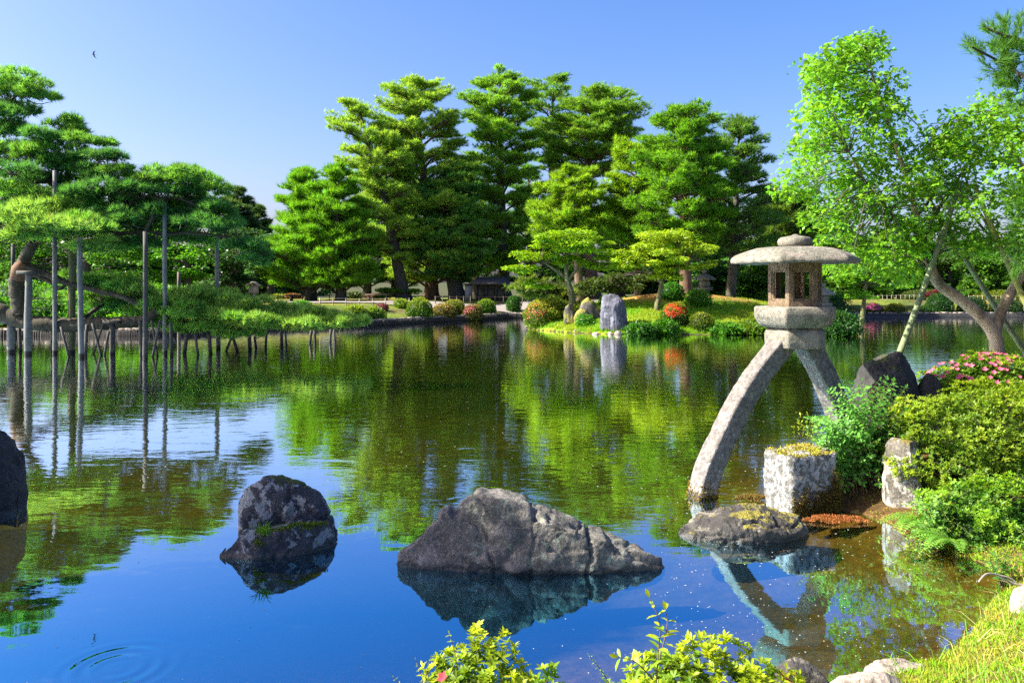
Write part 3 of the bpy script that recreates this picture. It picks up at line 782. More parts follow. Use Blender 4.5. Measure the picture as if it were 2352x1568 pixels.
leafy('broadleaf_tree', 'dark evergreen undergrowth tree behind the standing stone', [(1400, 690), (1402, 668), (1405, 640)], 38.5,
      [(1400, 650, 60, 34), (1450, 655, 40, 28), (1370, 665, 50, 20), (1480, 640, 40, 30)], 0.12, (0.045, 0.075, 0.015), seed=79, L=0.15, w=0.08, dens=1.3, sub=8)
skyl = [('green tree behind the big stone lantern roof', 1880, 50, 500, 70, (0.075, 0.17, 0.014)), ('light green tree across the pond, right of the big stone lantern', 1975, 56, 560, 60, (0.1, 0.2, 0.016)),
        ('green tree across the pond behind the slanting bamboo prop', 2075, 58, 590, 60, (0.06, 0.15, 0.016)), ('dark pine coloured tree across the pond behind the bent pale trunk', 2180, 60, 560, 70, (0.045, 0.1, 0.02)),
        ('mid green tree across the pond behind the forked trunk', 2275, 56, 575, 60, (0.06, 0.15, 0.016)), ('deep green tree across the pond at the right edge', 2380, 58, 520, 80, (0.05, 0.13, 0.02)),
        ('deep green tree on the mound behind the chamber of the big stone lantern', 1765, 44, 600, 60, (0.06, 0.16, 0.014)), ('leafy tree between the dark pine and the big stone lantern', 1840, 47, 545, 50, (0.08, 0.19, 0.014)),
        ('shadowed tree behind the right island maple', 1640, 46, 590, 60, (0.04, 0.12, 0.018)), ('shadowed tree on the mound behind the slender island pine', 1720, 48, 560, 60, (0.045, 0.13, 0.018))]
for i, (lab, x, Y, top, hw_, c_) in enumerate(skyl):
    mid = (top + 680) / 2
    leafy('broadleaf_tree', lab, [(x, 690), (x + 3, 650), (x, mid)], Y,
          [(x, top + 30, hw_ * 0.7, 28), (x - hw_ * 0.6, mid - 10, hw_ * 0.6, (680 - top) * 0.27), (x + hw_ * 0.6, mid - 5, hw_ * 0.6, (680 - top) * 0.27), (x, mid, hw_ * 0.8, (680 - top) * 0.3), (x - hw_ * 0.4, 652, hw_ * 0.7, 24), (x + hw_ * 0.5, 657, hw_ * 0.6, 24), (x + hw_ * 0.1, 675, hw_ * 0.9, 16), (x - hw_ * 0.6, 678, hw_ * 0.6, 14)],
          0.22, c_, seed=90 + i, L=0.21, w=0.13, dens=1.7, sub=8, group='trees across the pond on the right')
bk = [(-60, 560), (40, 540), (130, 565), (215, 540), (300, 560), (375, 535), (450, 520), (520, 540), (600, 560), (660, 590), (1480, 560), (1560, 580), (1700, 560), (1820, 545), (1920, 560), (2010, 575), (2110, 585), (2200, 570), (2300, 580), (2400, 560)]
pl = ['behind the left edge of the old pine', 'behind the upright bent trunk', 'behind the tall thin greenish prop', 'behind the bright weathered prop', 'behind the dark tall prop', 'behind the tall grey prop', 'behind the bright broadleaf tree', 'behind the round dark evergreen', 'behind the gap by the twin pines', 'behind the left twin pine',
      'behind the short bright pine', 'behind the right island maple', 'behind the slender island pine', 'behind the dark broad pine', 'behind the right side of the big lantern roof', 'behind the drooping maple', 'behind the dark red maple', 'behind the bent pale trunk', 'behind the forked trunk', 'behind the right edge of the pond']
for i, ((x, top), p_) in enumerate(zip(bk, pl)):
    rr = np.random.default_rng(i); Y = 70 + rr.uniform(-4, 8); c_ = np.array([(0.05, 0.15, 0.02), (0.07, 0.19, 0.016), (0.04, 0.11, 0.024)][i % 3]) * rr.uniform(.85, 1.15)
    top -= 45 if x > 1600 else (85 if x < 480 else 0)
    leafy('broadleaf_tree', 'far tree in the dense green backdrop ' + p_, [(x, 690), (x, 650), (x, 610)], Y, [(x + rr.uniform(-20, 20), top + 40, 50, 36), (x - 45, top + 80, 50, 40), (x + 45, top + 85, 50, 40), (x - 20, 650, 60, 36), (x + 40, 665, 50, 24), (x - 55, 668, 50, 22), (x - 30, 598, 55, 34), (x + 35, 618, 55, 32)],
          0.3, c_, seed=500 + i, L=0.34, w=0.22, dens=1.5, sub=8, flat=0.55, group='far trees of the green backdrop')
leafy('red_maple', 'small dark red maple across the pond beside the bamboo prop', [(2132, 688), (2132, 684), (2130, 680)], 52, [(2128, 678, 16, 9), (2145, 672, 12, 8)], 0.06, (0.11, 0.02, 0.03), seed=109, L=0.14, w=0.09, dens=1.4, sub=5)

# ------------------------------------------------------------------ clipped bushes, azaleas and mounds on the far banks
def bush(name, label, cat, px, py, hw, h, Y=None, col=G_MID, seed=1, L=0.085, w=0.05, n=None, flowers=None, fl_n=0, fl_zone=None, group=None, depth=0.9, tip=None, lump=0.06, loose=0.0, top_tip=0.0):
    """a rounded shrub standing on the ground at picture point (px, py); hw and h in picture points"""
    rng = np.random.default_rng(seed)
    b = hit(px, py) if Y is None else on_ground(px, Y)
    k = b[1] / F; a = hw * k; c = h * k
    root = thing(name, label, cat, b, group)
    cen = b + np.array([0, a * depth * 0.5, 0.38 * c]); R = np.array([a, a * depth, 0.62 * c])
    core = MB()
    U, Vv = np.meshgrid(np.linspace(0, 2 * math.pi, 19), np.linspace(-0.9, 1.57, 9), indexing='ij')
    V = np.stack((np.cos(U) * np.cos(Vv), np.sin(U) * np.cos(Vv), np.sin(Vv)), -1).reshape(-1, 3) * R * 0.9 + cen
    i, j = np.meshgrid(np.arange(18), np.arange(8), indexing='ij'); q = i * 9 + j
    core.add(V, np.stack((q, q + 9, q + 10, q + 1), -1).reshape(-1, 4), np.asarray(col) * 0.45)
    n = n or int(5.5 * (a * c * 3.2) / (L * w))
    u = sphere_dirs(n, rng, -0.75)
    f = 1 + lump * (np.sin(u[:, 0] * 6 + seed) * np.sin(u[:, 1] * 7 + 1) + 0.6 * np.sin(u[:, 2] * 9 + 4 * u[:, 0] + seed)) + rng.normal(0, 0.025 + loose, n)
    Pn = cen + u * R * f[:, None]
    N = nrm(u / R * R.mean() + rng.normal(0, 0.5, (n, 3)))
    D = nrm(np.cross(N, rng.normal(size=(n, 3))) + 0.8 * nrm(u) + np.array([0, 0, 0.3]))
    C = jitter(col, n, rng, 0.22, 0.15)
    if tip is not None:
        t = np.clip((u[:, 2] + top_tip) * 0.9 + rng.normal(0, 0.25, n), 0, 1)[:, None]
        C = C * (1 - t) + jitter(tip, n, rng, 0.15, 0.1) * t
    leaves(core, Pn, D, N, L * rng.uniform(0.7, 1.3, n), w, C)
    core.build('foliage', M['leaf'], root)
    if flowers is not None and fl_n:
        fl = MB()
        u = sphere_dirs(fl_n * 4, rng, -0.6)
        if fl_zone is not None:
            z = np.asarray(fl_zone[:3]); u = u[np.linalg.norm(u - z / np.linalg.norm(z), axis=1) < fl_zone[3]]
        u = u[:fl_n]; nn = len(u)
        Pf = cen + u * R * 1.04
        for r_ in range(2):
            D = nrm(np.cross(u, rng.normal(size=(nn, 3))))
            leaves(fl, Pf - D * L * 0.5, D, nrm(u + rng.normal(0, 0.3, (nn, 3))), L * 1.1, L * 0.85, jitter(flowers, nn, rng, 0.15, 0.08))
        fl.build('blossoms', M['petal'], root)
    return root

BUSH = 'clipped round bushes on the far bank'
YG = (0.19, 0.26, 0.012)
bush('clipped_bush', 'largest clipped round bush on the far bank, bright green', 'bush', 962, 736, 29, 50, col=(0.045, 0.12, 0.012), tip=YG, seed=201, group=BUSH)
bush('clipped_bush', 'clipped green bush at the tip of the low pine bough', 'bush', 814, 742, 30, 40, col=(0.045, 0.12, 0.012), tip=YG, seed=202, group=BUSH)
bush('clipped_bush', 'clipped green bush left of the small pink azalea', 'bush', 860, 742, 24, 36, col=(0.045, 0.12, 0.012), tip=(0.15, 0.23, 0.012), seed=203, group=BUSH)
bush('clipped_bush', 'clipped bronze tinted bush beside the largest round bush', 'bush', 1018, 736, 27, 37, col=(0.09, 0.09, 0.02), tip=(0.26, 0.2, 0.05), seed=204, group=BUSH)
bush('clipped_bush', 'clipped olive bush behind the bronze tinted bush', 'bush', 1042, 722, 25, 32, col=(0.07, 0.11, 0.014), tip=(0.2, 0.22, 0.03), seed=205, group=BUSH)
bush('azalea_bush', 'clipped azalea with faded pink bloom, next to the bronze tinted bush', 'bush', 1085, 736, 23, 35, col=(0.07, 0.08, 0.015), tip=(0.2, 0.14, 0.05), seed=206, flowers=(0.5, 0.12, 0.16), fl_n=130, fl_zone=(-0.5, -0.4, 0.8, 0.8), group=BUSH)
bush('clipped_bush', 'small clipped green bush right of the faded pink azalea', 'bush', 1116, 720, 22, 31, col=(0.04, 0.12, 0.012), tip=(0.14, 0.22, 0.014), seed=207, group=BUSH)
bush('azalea_bush', 'small pink flowering azalea between two clipped bushes', 'bush', 876, 714, 14, 16, col=(0.08, 0.06, 0.02), seed=208, flowers=(0.55, 0.1, 0.2), fl_n=160)
bush('clipped_bush', 'small loose shrub on a short stem by the path fence', 'bush', 921, 708, 17, 20, col=(0.1, 0.19, 0.015), tip=YG, seed=209, loose=0.06)
bush('clipped_bush', 'upright green bush at the inlet left of the island', 'bush', 1180, 716, 16, 36, col=(0.035, 0.11, 0.015), seed=210)
bush('clipped_bush', 'flat clipped bush on the lawn behind the low pine bough', 'bush', 690, 702, 22, 10, col=(0.06, 0.2, 0.01), seed=211)
for i, (lab, x, y, hw_, h_, c_) in enumerate([('low reddish azalea under the twin pines', 668, 684, 24, 11, (0.12, 0.06, 0.03)), ('low purple brown azalea under the ragged pine', 862, 686, 22, 10, (0.13, 0.05, 0.05)),
                                   ('low yellow green shrub left of the twin pine trunks', 640, 684, 22, 10, (0.16, 0.22, 0.02)), ('rounded dark shrub right of the twin pine trunks', 808, 684, 22, 15, (0.05, 0.08, 0.02))]):
    bush('low_shrub', lab, 'shrub', x, y, hw_, h_, col=c_, seed=220 + i, Y=57, L=0.12, w=0.08)

# island shrubs
bush('azalea_bush', 'wide azalea mound with orange flecks on the left end of the island', 'bush', 1248, 748, 44, 56, col=(0.09, 0.14, 0.012), tip=(0.24, 0.24, 0.02), seed=230, flowers=(0.6, 0.16, 0.06), fl_n=110, fl_zone=(-0.5, -0.8, 0.35, 0.6), depth=1.0, lump=0.08)
bush('azalea_bush', 'round azalea with red orange blossom on the island lawn', 'bush', 1553, 746, 30, 48, col=(0.06, 0.13, 0.012), tip=(0.16, 0.2, 0.02), seed=231, flowers=(0.7, 0.07, 0.02), fl_n=420, fl_zone=(-0.05, -0.5, 0.75, 0.95))
bush('clipped_bush', 'green bush behind the red orange azalea', 'bush', 1545, 716, 27, 40, Y=36.3, col=(0.04, 0.15, 0.012), seed=232)
bush('clipped_bush', 'dense yellow green clipped ball at the island shore', 'bush', 1614, 760, 27, 40, col=(0.06, 0.11, 0.01), tip=(0.17, 0.2, 0.02), seed=233)
bush('clipped_bush', 'fresh green tufted bush above the yellow green ball', 'bush', 1606, 728, 28, 36, Y=35.2, col=(0.07, 0.2, 0.012), seed=234, loose=0.05)
bush('clipped_bush', 'small bright green bush on top of the mossy stones', 'bush', 1392, 696, 14, 20, Y=36.5, col=(0.07, 0.2, 0.012), seed=235)
bush('grassy_tuft_bush', 'fresh green fern clump in front of the mossy stones', 'bush', 1344, 748, 19, 24, col=(0.06, 0.2, 0.012), seed=236, loose=0.1)
bush('clipped_bush', 'small yellow green bush at the top end of the orange flecked mound', 'bush', 1330, 716, 14, 22, Y=35.6, col=(0.14, 0.2, 0.015), seed=237)
for i, (lab, x, y, hw_, h_, c_) in enumerate([('leafy ground shrub at the island shore below the red orange azalea', 1530, 768, 24, 26, (0.05, 0.16, 0.012)), ('dark leafy shrub at the island shore right of the standing stone', 1475, 770, 30, 24, (0.035, 0.12, 0.012)),
        ('low fresh green shrub at the shore right of the clipped ball', 1672, 768, 34, 20, (0.06, 0.18, 0.014)), ('low green shrub at the shore left of the big stone lantern', 1738, 768, 34, 26, (0.09, 0.17, 0.012)),
        ('dark shrub at the shore behind the neck of the big stone lantern', 1830, 770, 50, 34, (0.04, 0.13, 0.012)), ('dark broad shrub on the right tip of the island', 1930, 772, 46, 50, (0.025, 0.085, 0.014)),
        ('tall loose shrub behind the right tip of the island', 1912, 728, 40, 60, (0.03, 0.10, 0.014)), ('shady bush on the mound behind the lantern chamber', 1745, 690, 40, 46, (0.045, 0.14, 0.012)),
        ('shrub with drooping leaves on the mound behind the lantern roof', 1700, 650, 34, 30, (0.08, 0.18, 0.012))]):
    bush('shore_shrub', lab, 'shrub', x, y, hw_, h_, col=c_, seed=240 + i, L=0.13, w=0.07, loose=0.12, lump=0.14, n=2600)

lb = [(-40, 766, 60, 60, (0.04, 0.13, 0.015), 'dark leafy shrub on the left bank at the edge of the picture'), (40, 768, 46, 44, (0.05, 0.16, 0.015), 'leafy shrub on the left bank behind the thick pale prop'), (105, 764, 44, 54, (0.035, 0.11, 0.015), 'dark shrub on the left bank behind the tall greenish prop'),
      (170, 766, 46, 40, (0.06, 0.19, 0.015), 'fresh green shrub on the left bank behind the mossy prop'), (232, 764, 40, 52, (0.04, 0.13, 0.016), 'leafy shrub on the left bank behind the bright weathered prop'), (290, 766, 44, 44, (0.08, 0.22, 0.015), 'bright green shrub on the left bank under the lying trunk'),
      (350, 760, 44, 50, (0.05, 0.15, 0.015), 'leafy shrub on the left bank behind the dark tall prop'), (20, 716, 60, 50, (0.04, 0.12, 0.016), 'higher dark shrub behind the bent trunk at the left'), (130, 712, 60, 50, (0.05, 0.15, 0.015), 'higher green shrub between the pale prop and the mossy prop'),
      (240, 706, 60, 46, (0.06, 0.18, 0.015), 'higher fresh green shrub right of the mossy prop'), (340, 704, 60, 44, (0.05, 0.14, 0.015), 'higher green shrub behind the low pine boughs'), (430, 700, 60, 40, (0.05, 0.15, 0.015), 'higher green shrub behind the square post')]
for i, (x, y, hw_, h_, c_, lab) in enumerate(lb):
    bush('bank_shrub', lab, 'shrub', x, y, hw_, h_, Y=(32.6 if y > 740 else 41.0), col=c_, tip=tuple(np.array(c_) * 1.5), seed=280 + i, L=0.15, w=0.08, loose=0.12, lump=0.16, n=2400)
# bank across the pond on the right
bush('azalea_bush', 'bright pink flowering azalea across the pond beside the bamboo prop', 'bush', 2008, 725, 22, 28, col=(0.06, 0.1, 0.015), seed=260, flowers=(0.62, 0.12, 0.3), fl_n=420, fl_zone=(0, -0.3, 1, 1.05))
bush('clipped_bush', 'yellow green clipped bush right of the bright pink azalea', 'bush', 2063, 726, 23, 28, col=(0.09, 0.13, 0.014), tip=(0.22, 0.22, 0.02), seed=261)
bush('clipped_bush', 'small dark clipped bush across the pond behind the bamboo prop', 'bush', 2120, 726, 17, 21, col=(0.03, 0.09, 0.015), seed=262)
bush('clipped_bush', 'big dark green bush across the pond behind the pale bent trunk', 'bush', 2164, 722, 28, 46, col=(0.025, 0.085, 0.016), seed=263)
bush('clipped_bush', 'dark bush across the pond between the trunk and the second bamboo', 'bush', 2240, 724, 30, 40, col=(0.02, 0.06, 0.016), seed=264)
bush('clipped_bush', 'dark bush across the pond at the right edge of the picture', 'bush', 2320, 724, 34, 36, col=(0.03, 0.07, 0.016), seed=265)
bush('hedge', 'flat yellow green hedge across the pond behind the fence', 'hedge', 2320, 690, 60, 22, col=(0.12, 0.17, 0.014), seed=266, Y=54)
bush('hedge', 'low clipped green hedge in front of the dark red maple', 'hedge', 2140, 690, 60, 22, col=(0.06, 0.1, 0.014), seed=267, Y=54)

# ------------------------------------------------------------------ rocks
def rock(name, label, top, Y, depth, mat, seed=1, base_z=-0.25, facets=14, rough=0.05, skew=0.0, nx=90, nv=56, cracks=(), power=0.62, cat='rock', group=None, extra=(), cut=0.86, end=0.55, block=0.5, moss_part=None):
    """a boulder whose top line follows the picture points in top, lofted to a real depth and cut by random planes"""
    rng = np.random.default_rng(seed)
    root_mb = MB()
    cx = None
    for part, (tp, Yp, dp) in enumerate([(top, Y, depth)] + list(extra)):
        Yl, Yr = Yp if isinstance(Yp, tuple) else (Yp, Yp)
        xa, xb = tp[0][0], tp[-1][0]
        tp = np.array([P(a, b, Yl + (Yr - Yl) * (a - xa) / (xb - xa)) for a, b in tp]); x = tp[:, 0]; z = tp[:, 2]; Yp = (Yl + Yr) / 2
        xs_ = np.linspace(x[0], x[-1], nx); h = np.interp(xs_, x, z)
        xc = (x[0] + x[-1]) / 2; hwd = (x[-1] - x[0]) / 2
        dd = dp * np.maximum(1 - np.abs((xs_ - xc) / hwd) ** 2.4, 0.0) ** end + 0.004
        v = np.linspace(0, math.pi, nv)
        cy = np.sign(-np.cos(v)) * np.abs(np.cos(v)) ** 0.8; sz = np.sin(v) ** power
        V = np.stack((np.repeat(xs_[:, None], nv, 1), Yl + (Yr - Yl) * ((xs_ - x[0]) / (x[-1] - x[0]))[:, None] + dd[:, None] * cy[None] + skew * sz[None] * dp, base_z + (h[:, None] - base_z) * sz[None]), -1).reshape(-1, 3)
        c = np.array((xc, Yp, base_z)); R = np.array((hwd, dp, max(z.max() - base_z, 0.05)))
        for k in range(facets):
            n_ = nrm((rng.normal(size=3) * np.array([0.7, 1.2, 0.7]) + np.array([0, -0.6, 0.25]))[None])[0]
            s = ((V - c) / R) @ n_
            lim = rng.uniform(cut - 0.08, cut + 0.05) * np.quantile(s, 0.97)
            dz = np.maximum(s - lim, 0) * 0.85
            Dv = n_[None] * R * dz[:, None]
            Dv[:, 2] *= 0.5; Dv[:, 0] *= 0.45
            V = V - Dv
        q = np.array([noise.fractal(Vector((p[0] * 2.6 + seed * 3.1, p[1] * 2.6, p[2] * 2.6)), 1.0, 2.1, 5) for p in V / max(hwd, 0.2) * 0.9])
        q2 = np.array([noise.ridged_multi_fractal(Vector((p[0] * 3.3 + seed, p[1] * 3.3, p[2] * 5)), 0.9, 2.1, 4, 1.0, 2.0) for p in V / max(hwd, 0.2) * 0.8])
        q3 = np.array([noise.fractal(Vector((p[0] * 11 + seed, p[1] * 11, p[2] * 11)), 1.0, 2.1, 3) for p in V / max(hwd, 0.2)])
        q = q + 0.22 * q3
        if nx > 60:      # fractured blocks: every cell of a 3D cell pattern sits a little in or out, with a crease between
            vo = [noise.voronoi(Vector((p[0] * 2.1 + seed, p[1] * 2.1 + 0.25 * g_, p[2] * 2.6 + 0.25 * g_))) for p, g_ in zip(V / max(hwd, 0.2), q)]
            fd = np.array([v_[0][1] - v_[0][0] for v_ in vo]); fh = np.array([noise.cell(v_[1][0] * 7.3 + Vector((seed, 0, 0))) for v_ in vo])
            q = q + block * ((fh - 0.5) * 0.9 * np.clip(fd / 0.12, 0, 1) - 0.9 * np.exp(-(fd / 0.05) ** 2))
        out = nrm((V - c) / R ** 1.2)
        V = V + out * ((q * rough * hwd * 1.2) + (q2 - 1.0) * rough * hwd * 0.35)[:, None]
        zt = V[:, 2].max(); zz = z.max()
        V[:, 0] = xc + (V[:, 0] - (V[:, 0].min() + V[:, 0].max()) / 2) * 2 * hwd / (V[:, 0].max() - V[:, 0].min())
        V[:, 2] = base_z + (V[:, 2] - base_z) * (zz - base_z) / (zt - base_z)
        for (p0, p1, wd, dpth) in cracks if part == 0 else ():
            A = P(*p0, Yp); B = P(*p1, Yp); e = (B - A)[[0, 2]]; L_ = np.linalg.norm(e); e = e / L_
            rel = V[:, [0, 2]] - A[[0, 2]]; t = rel @ e; d = np.abs(rel @ np.array([-e[1], e[0]]) + 0.012 * np.sin(t * 30 + seed))
            V = V - out * (dpth * np.exp(-(d / wd) ** 2) * np.clip((t + 0.05) * 12, 0, 1) * np.clip((L_ + 0.05 - t) * 12, 0, 1))[:, None]
        i, j = np.meshgrid(np.arange(nx - 1), np.arange(nv - 1), indexing='ij'); a = i * nv + j
        root_mb.add(V, np.stack((a, a + nv, a + nv + 1, a + 1), -1).reshape(-1, 4))
        if moss_part is not None and part == moss_part[0]:
            G = V.reshape(nx, nv, 3); Nn = nrm(np.cross(np.gradient(G, axis=1), np.gradient(G, axis=0))); Nn = np.where(Nn[..., 2:] < 0, -Nn, Nn).reshape(-1, 3)
            ok = np.nonzero((Nn[:, 2] > 0.45) & (V[:, 2] > 0.04) & (V[:, 0] > moss_part[2]) & (V[:, 0] < moss_part[3]) & (np.sin(V[:, 0] * 31) + np.sin(V[:, 1] * 37 + 1) + rng.normal(0, .5, len(V)) > -.5))[0]
            k_ = rng.choice(ok, moss_part[1]); Pm = V[k_] + rng.normal(0, .006, (len(k_), 3))
            moss_mb = MB(); blades(moss_mb, Pm, nrm(Nn[k_] + rng.normal(0, .6, Pm.shape)), .022, .010, jitter((0.085, 0.13, 0.015), len(k_), rng, .4, .2), rng)
        if cx is None: cx = np.array((xc, Yp, max(base_z, -0.05)))
    root = thing(name, label, cat, cx, group)
    root_mb.build('stone', M[mat], root, smooth=True)
    if moss_part is not None: moss_mb.build('moss', M['moss'], root)
    return root

def grass_tuft(mb, c, n, L, col, rng, spread=0.5, r=0.03, w=0.006):
    """arching blades"""
    for k in range(n):
        d = nrm((np.array([0, 0, 1]) + np.append(rng.normal(0, spread, 2), 0))[None])[0]
        p = c + np.append(rng.normal(0, r, 2), 0); l = L * rng.uniform(0.6, 1.2); s = nrm(np.cross(d, rng.normal(size=3))[None])[0] * w
        q = p + d * l * 0.55; e = p + d * l * 0.9 + np.array([d[0], d[1], -0.25]) * l * 0.35
        cc = np.asarray(col) * math.exp(rng.normal(0, 0.2))
        mb.add([p - s, p + s, q + s * 0.8, q - s * 0.8, e], [(0, 1, 2, 3), (3, 2, 4, 4)][:1], cc)
        b = mb.n - 5; mb.F.append(np.array([[3, 2, 4]]) + b); mb.C.append(cc[None])

# big boulder in the near water
rock('boulder', 'large grey boulder with a domed top, biggest rock in the near water',
     [(903, 1334), (915, 1306), (940, 1269), (985, 1229), (1015, 1194), (1040, 1174), (1062, 1172), (1090, 1190), (1110, 1164), (1140, 1146), (1175, 1138), (1225, 1140), (1262, 1159), (1300, 1186), (1345, 1210), (1372, 1226), (1400, 1220), (1440, 1239), (1480, 1264), (1510, 1299), (1530, 1332)],
     5.95, 0.42, 'rock_grey', seed=5, facets=26, rough=0.05, skew=0.22, cut=0.8, nx=170, nv=90, base_z=-0.14, end=0.42, power=0.7,
     cracks=[((1100, 1160), (1140, 1330), 0.012, 0.05), ((1095, 1180), (1105, 1262), 0.02, 0.05), ((1362, 1205), (1350, 1320), 0.016, 0.045), ((1230, 1170), (1215, 1330), 0.013, 0.03), ((1105, 1210), (1300, 1180), 0.015, 0.02), ((940, 1262), (1120, 1318), 0.012, 0.02), ((1385, 1225), (1500, 1300), 0.014, 0.02)])
r_ = rock('boulder', 'dark rounded boulder with a grassy notch and a low ledge on its left side',
     [(536, 1262), (539, 1225), (540, 1175), (556, 1140), (582, 1112), (618, 1096), (650, 1098), (700, 1116), (735, 1145), (765, 1180), (780, 1222), (781, 1258)],
     (6.6, 6.75), 0.30, 'rock_dark', seed=8, facets=22, rough=0.05, skew=0.1, nx=120, nv=80, base_z=-0.14, end=0.3, cut=0.78,
     cracks=[((640, 1100), (705, 1160), 0.012, 0.04), ((560, 1220), (690, 1160), 0.03, 0.10), ((545, 1165), (585, 1200), 0.01, 0.03), ((690, 1160), (770, 1190), 0.012, 0.03)],
     extra=[([(478, 1309), (484, 1288), (496, 1264), (506, 1282), (528, 1258), (550, 1238), (585, 1222), (640, 1226), (690, 1196), (735, 1186), (770, 1205), (781, 1252)], (5.98, 6.6), 0.22)], moss_part=(1, 2600, -2.0, -1.5))
rng = np.random.default_rng(3); mb = MB()
for x, y in ((606, 1222), (600, 1226), (612, 1228)): grass_tuft(mb, P(x, y, 6.1), 14, 0.13, (0.08, 0.2, 0.02), rng, 0.5, 0.012, 0.003)
t_ = thing('grass_tuft', 'green grass tuft growing in the notch of the dark boulder', 'grass tuft', P(606, 1226, 6.1)); mb.build('grass', M['leaf'], t_)
rock('boulder', 'black boulder cut by the left edge of the picture', [(-130, 1190), (-110, 1050), (-60, 1000), (-20, 985), (10, 990), (24, 1030), (34, 1085), (44, 1130), (40, 1190)], 7.4, 0.4, 'rock_black', seed=13, skew=0.1, base_z=-0.14, end=0.4)
rock('flat_rock', 'low flat rock with yellow moss on top, before the stone block', [(1551, 1238), (1560, 1215), (1580, 1200), (1620, 1184), (1650, 1170), (1700, 1162), (1745, 1168), (1775, 1180), (1800, 1188), (1830, 1196), (1852, 1205), (1862, 1232)],
     6.75, 0.3, 'rock_flat', seed=21, facets=8, rough=0.05, skew=0.2, nx=110, nv=64, base_z=-0.1, end=0.4, power=0.55,
     cracks=[((1560, 1215), (1850, 1218), 0.01, 0.02), ((1700, 1185), (1850, 1200), 0.008, 0.02), ((1620, 1225), (1840, 1228), 0.008, 0.015)])
rock('tall_rock', 'tall black stone on the bank right of the big stone lantern', [(1962, 1015), (1966, 900), (1968, 835), (1976, 822), (2010, 825), (2040, 812), (2065, 806), (2085, 815), (2095, 850), (2110, 900), (2130, 960), (2150, 1015)], 9.2, 0.38, 'rock_black', seed=31, base_z=0.0, end=0.14, power=0.4, facets=5, rough=0.06, cut=0.92)
rock('small_rock', 'small round black stone beside the tall black stone', [(2090, 1000), (2098, 890), (2110, 862), (2125, 854), (2142, 862), (2152, 890), (2175, 940), (2195, 1000)], 9.0, 0.3, 'rock_black', seed=33, base_z=0.0, end=0.4)
rock('upright_stone', 'pale upright stone with a yellow moss cap under the big yellow green azalea', [(2034, 1240), (2032, 1120), (2028, 1040), (2038, 1012), (2060, 1006), (2100, 1008), (2135, 1020), (2140, 1100), (2125, 1200), (2110, 1240)], 7.35, 0.22, 'rock_moss', seed=35, base_z=-0.1, end=0.25, power=0.3, facets=10, rough=0.07, skew=0.0)
rock('standing_stone', 'grey upright standing stone on the island shore', [(1378, 757), (1376, 720), (1374, 690), (1380, 678), (1400, 674), (1418, 676), (1430, 688), (1437, 706), (1441, 730), (1443, 757)], 32.9, 0.42, 'rock_stand', seed=41, base_z=0.0, end=0.3, power=0.4, facets=16, rough=0.05, skew=0.2)
isl_rocks = [('mossy stone with yellow moss, left of the mossy stone cluster', 1308, 720, 14, 22), ('tallest yellow mossy stone in the cluster by the island maple', 1352, 716, 24, 34), ('mossy stone at the right of the cluster beside the standing stone', 1372, 726, 14, 22), ('dark mossy stone under the cluster', 1335, 728, 18, 20)]
for i, (lab, x, y, hw_, h_) in enumerate(isl_rocks):
    rock('mossy_stone', lab, [(x - hw_, y), (x - hw_ * 0.7, y - h_ * 0.7), (x - hw_ * 0.1, y - h_), (x + hw_ * 0.6, y - h_ * 0.7), (x + hw_, y)], 34.6 - 0.1 * i, hw_ / F * 30, 'rock_mossy', seed=50 + i, base_z=0.2, nx=30, nv=24, group='mossy stones on the island')
rng = np.random.default_rng(77)
sh = [1368, 1384, 1402, 1420, 1436, 1450, 1466, 1484, 1345, 1322, 1300, 1506, 1522]
names = ['left of the standing stone', 'just left below the standing stone', 'under the standing stone', 'at the right foot of the standing stone', 'right of the standing stone']
for i, x in enumerate(sh):
    y = 767 + rng.uniform(-3, 3); hw_ = rng.uniform(6, 13); h_ = rng.uniform(5, 13)
    if 1290 <= x <= 1330: y -= 2
    rock('shore_stone', 'small grey shore stone in the row at the water line around the standing stone', [(x - hw_, y), (x - hw_ * 0.6, y - h_ * 0.8), (x + hw_ * 0.3, y - h_), (x + hw_, y)], at_water(x, y)[1] + 0.15, 0.16, 'rock_pale', seed=120 + i, base_z=-0.1, nx=20, nv=16, group='small shore stones at the water line of the island')
# pale stones at the foot of the near bank
rock('bank_stone', 'pale flat stone at the bottom edge, largest at the foot of the grassy bank', [(1880, 1600), (1895, 1562), (1925, 1545), (1975, 1540), (2030, 1548), (2075, 1570), (2090, 1600)], 3.95, 0.16, 'rock_pale', seed=141, base_z=-0.1, end=0.4, rough=0.03)
rock('bank_stone', 'pale pitted stone behind the largest stone at the bottom edge', [(1985, 1560), (1998, 1540), (2030, 1526), (2090, 1524), (2150, 1530), (2185, 1550), (2200, 1570)], 4.3, 0.14, 'rock_pale', seed=142, base_z=-0.1, end=0.4, rough=0.04)
rock('bank_stone', 'grey brown wet stone by the pink azalea at the bottom edge', [(1770, 1570), (1785, 1535), (1820, 1515), (1850, 1518), (1890, 1535), (1920, 1565)], 4.15, 0.14, 'rock_flat', seed=143, base_z=-0.1, end=0.4, rough=0.03)
rock('bank_stone', 'white stone set in the moss at the right edge', [(2328, 1402), (2333, 1375), (2343, 1352), (2365, 1345), (2400, 1350), (2410, 1402)], 4.95, 0.12, 'rock_pale', seed=144, base_z=0.0, end=0.4, rough=0.03)

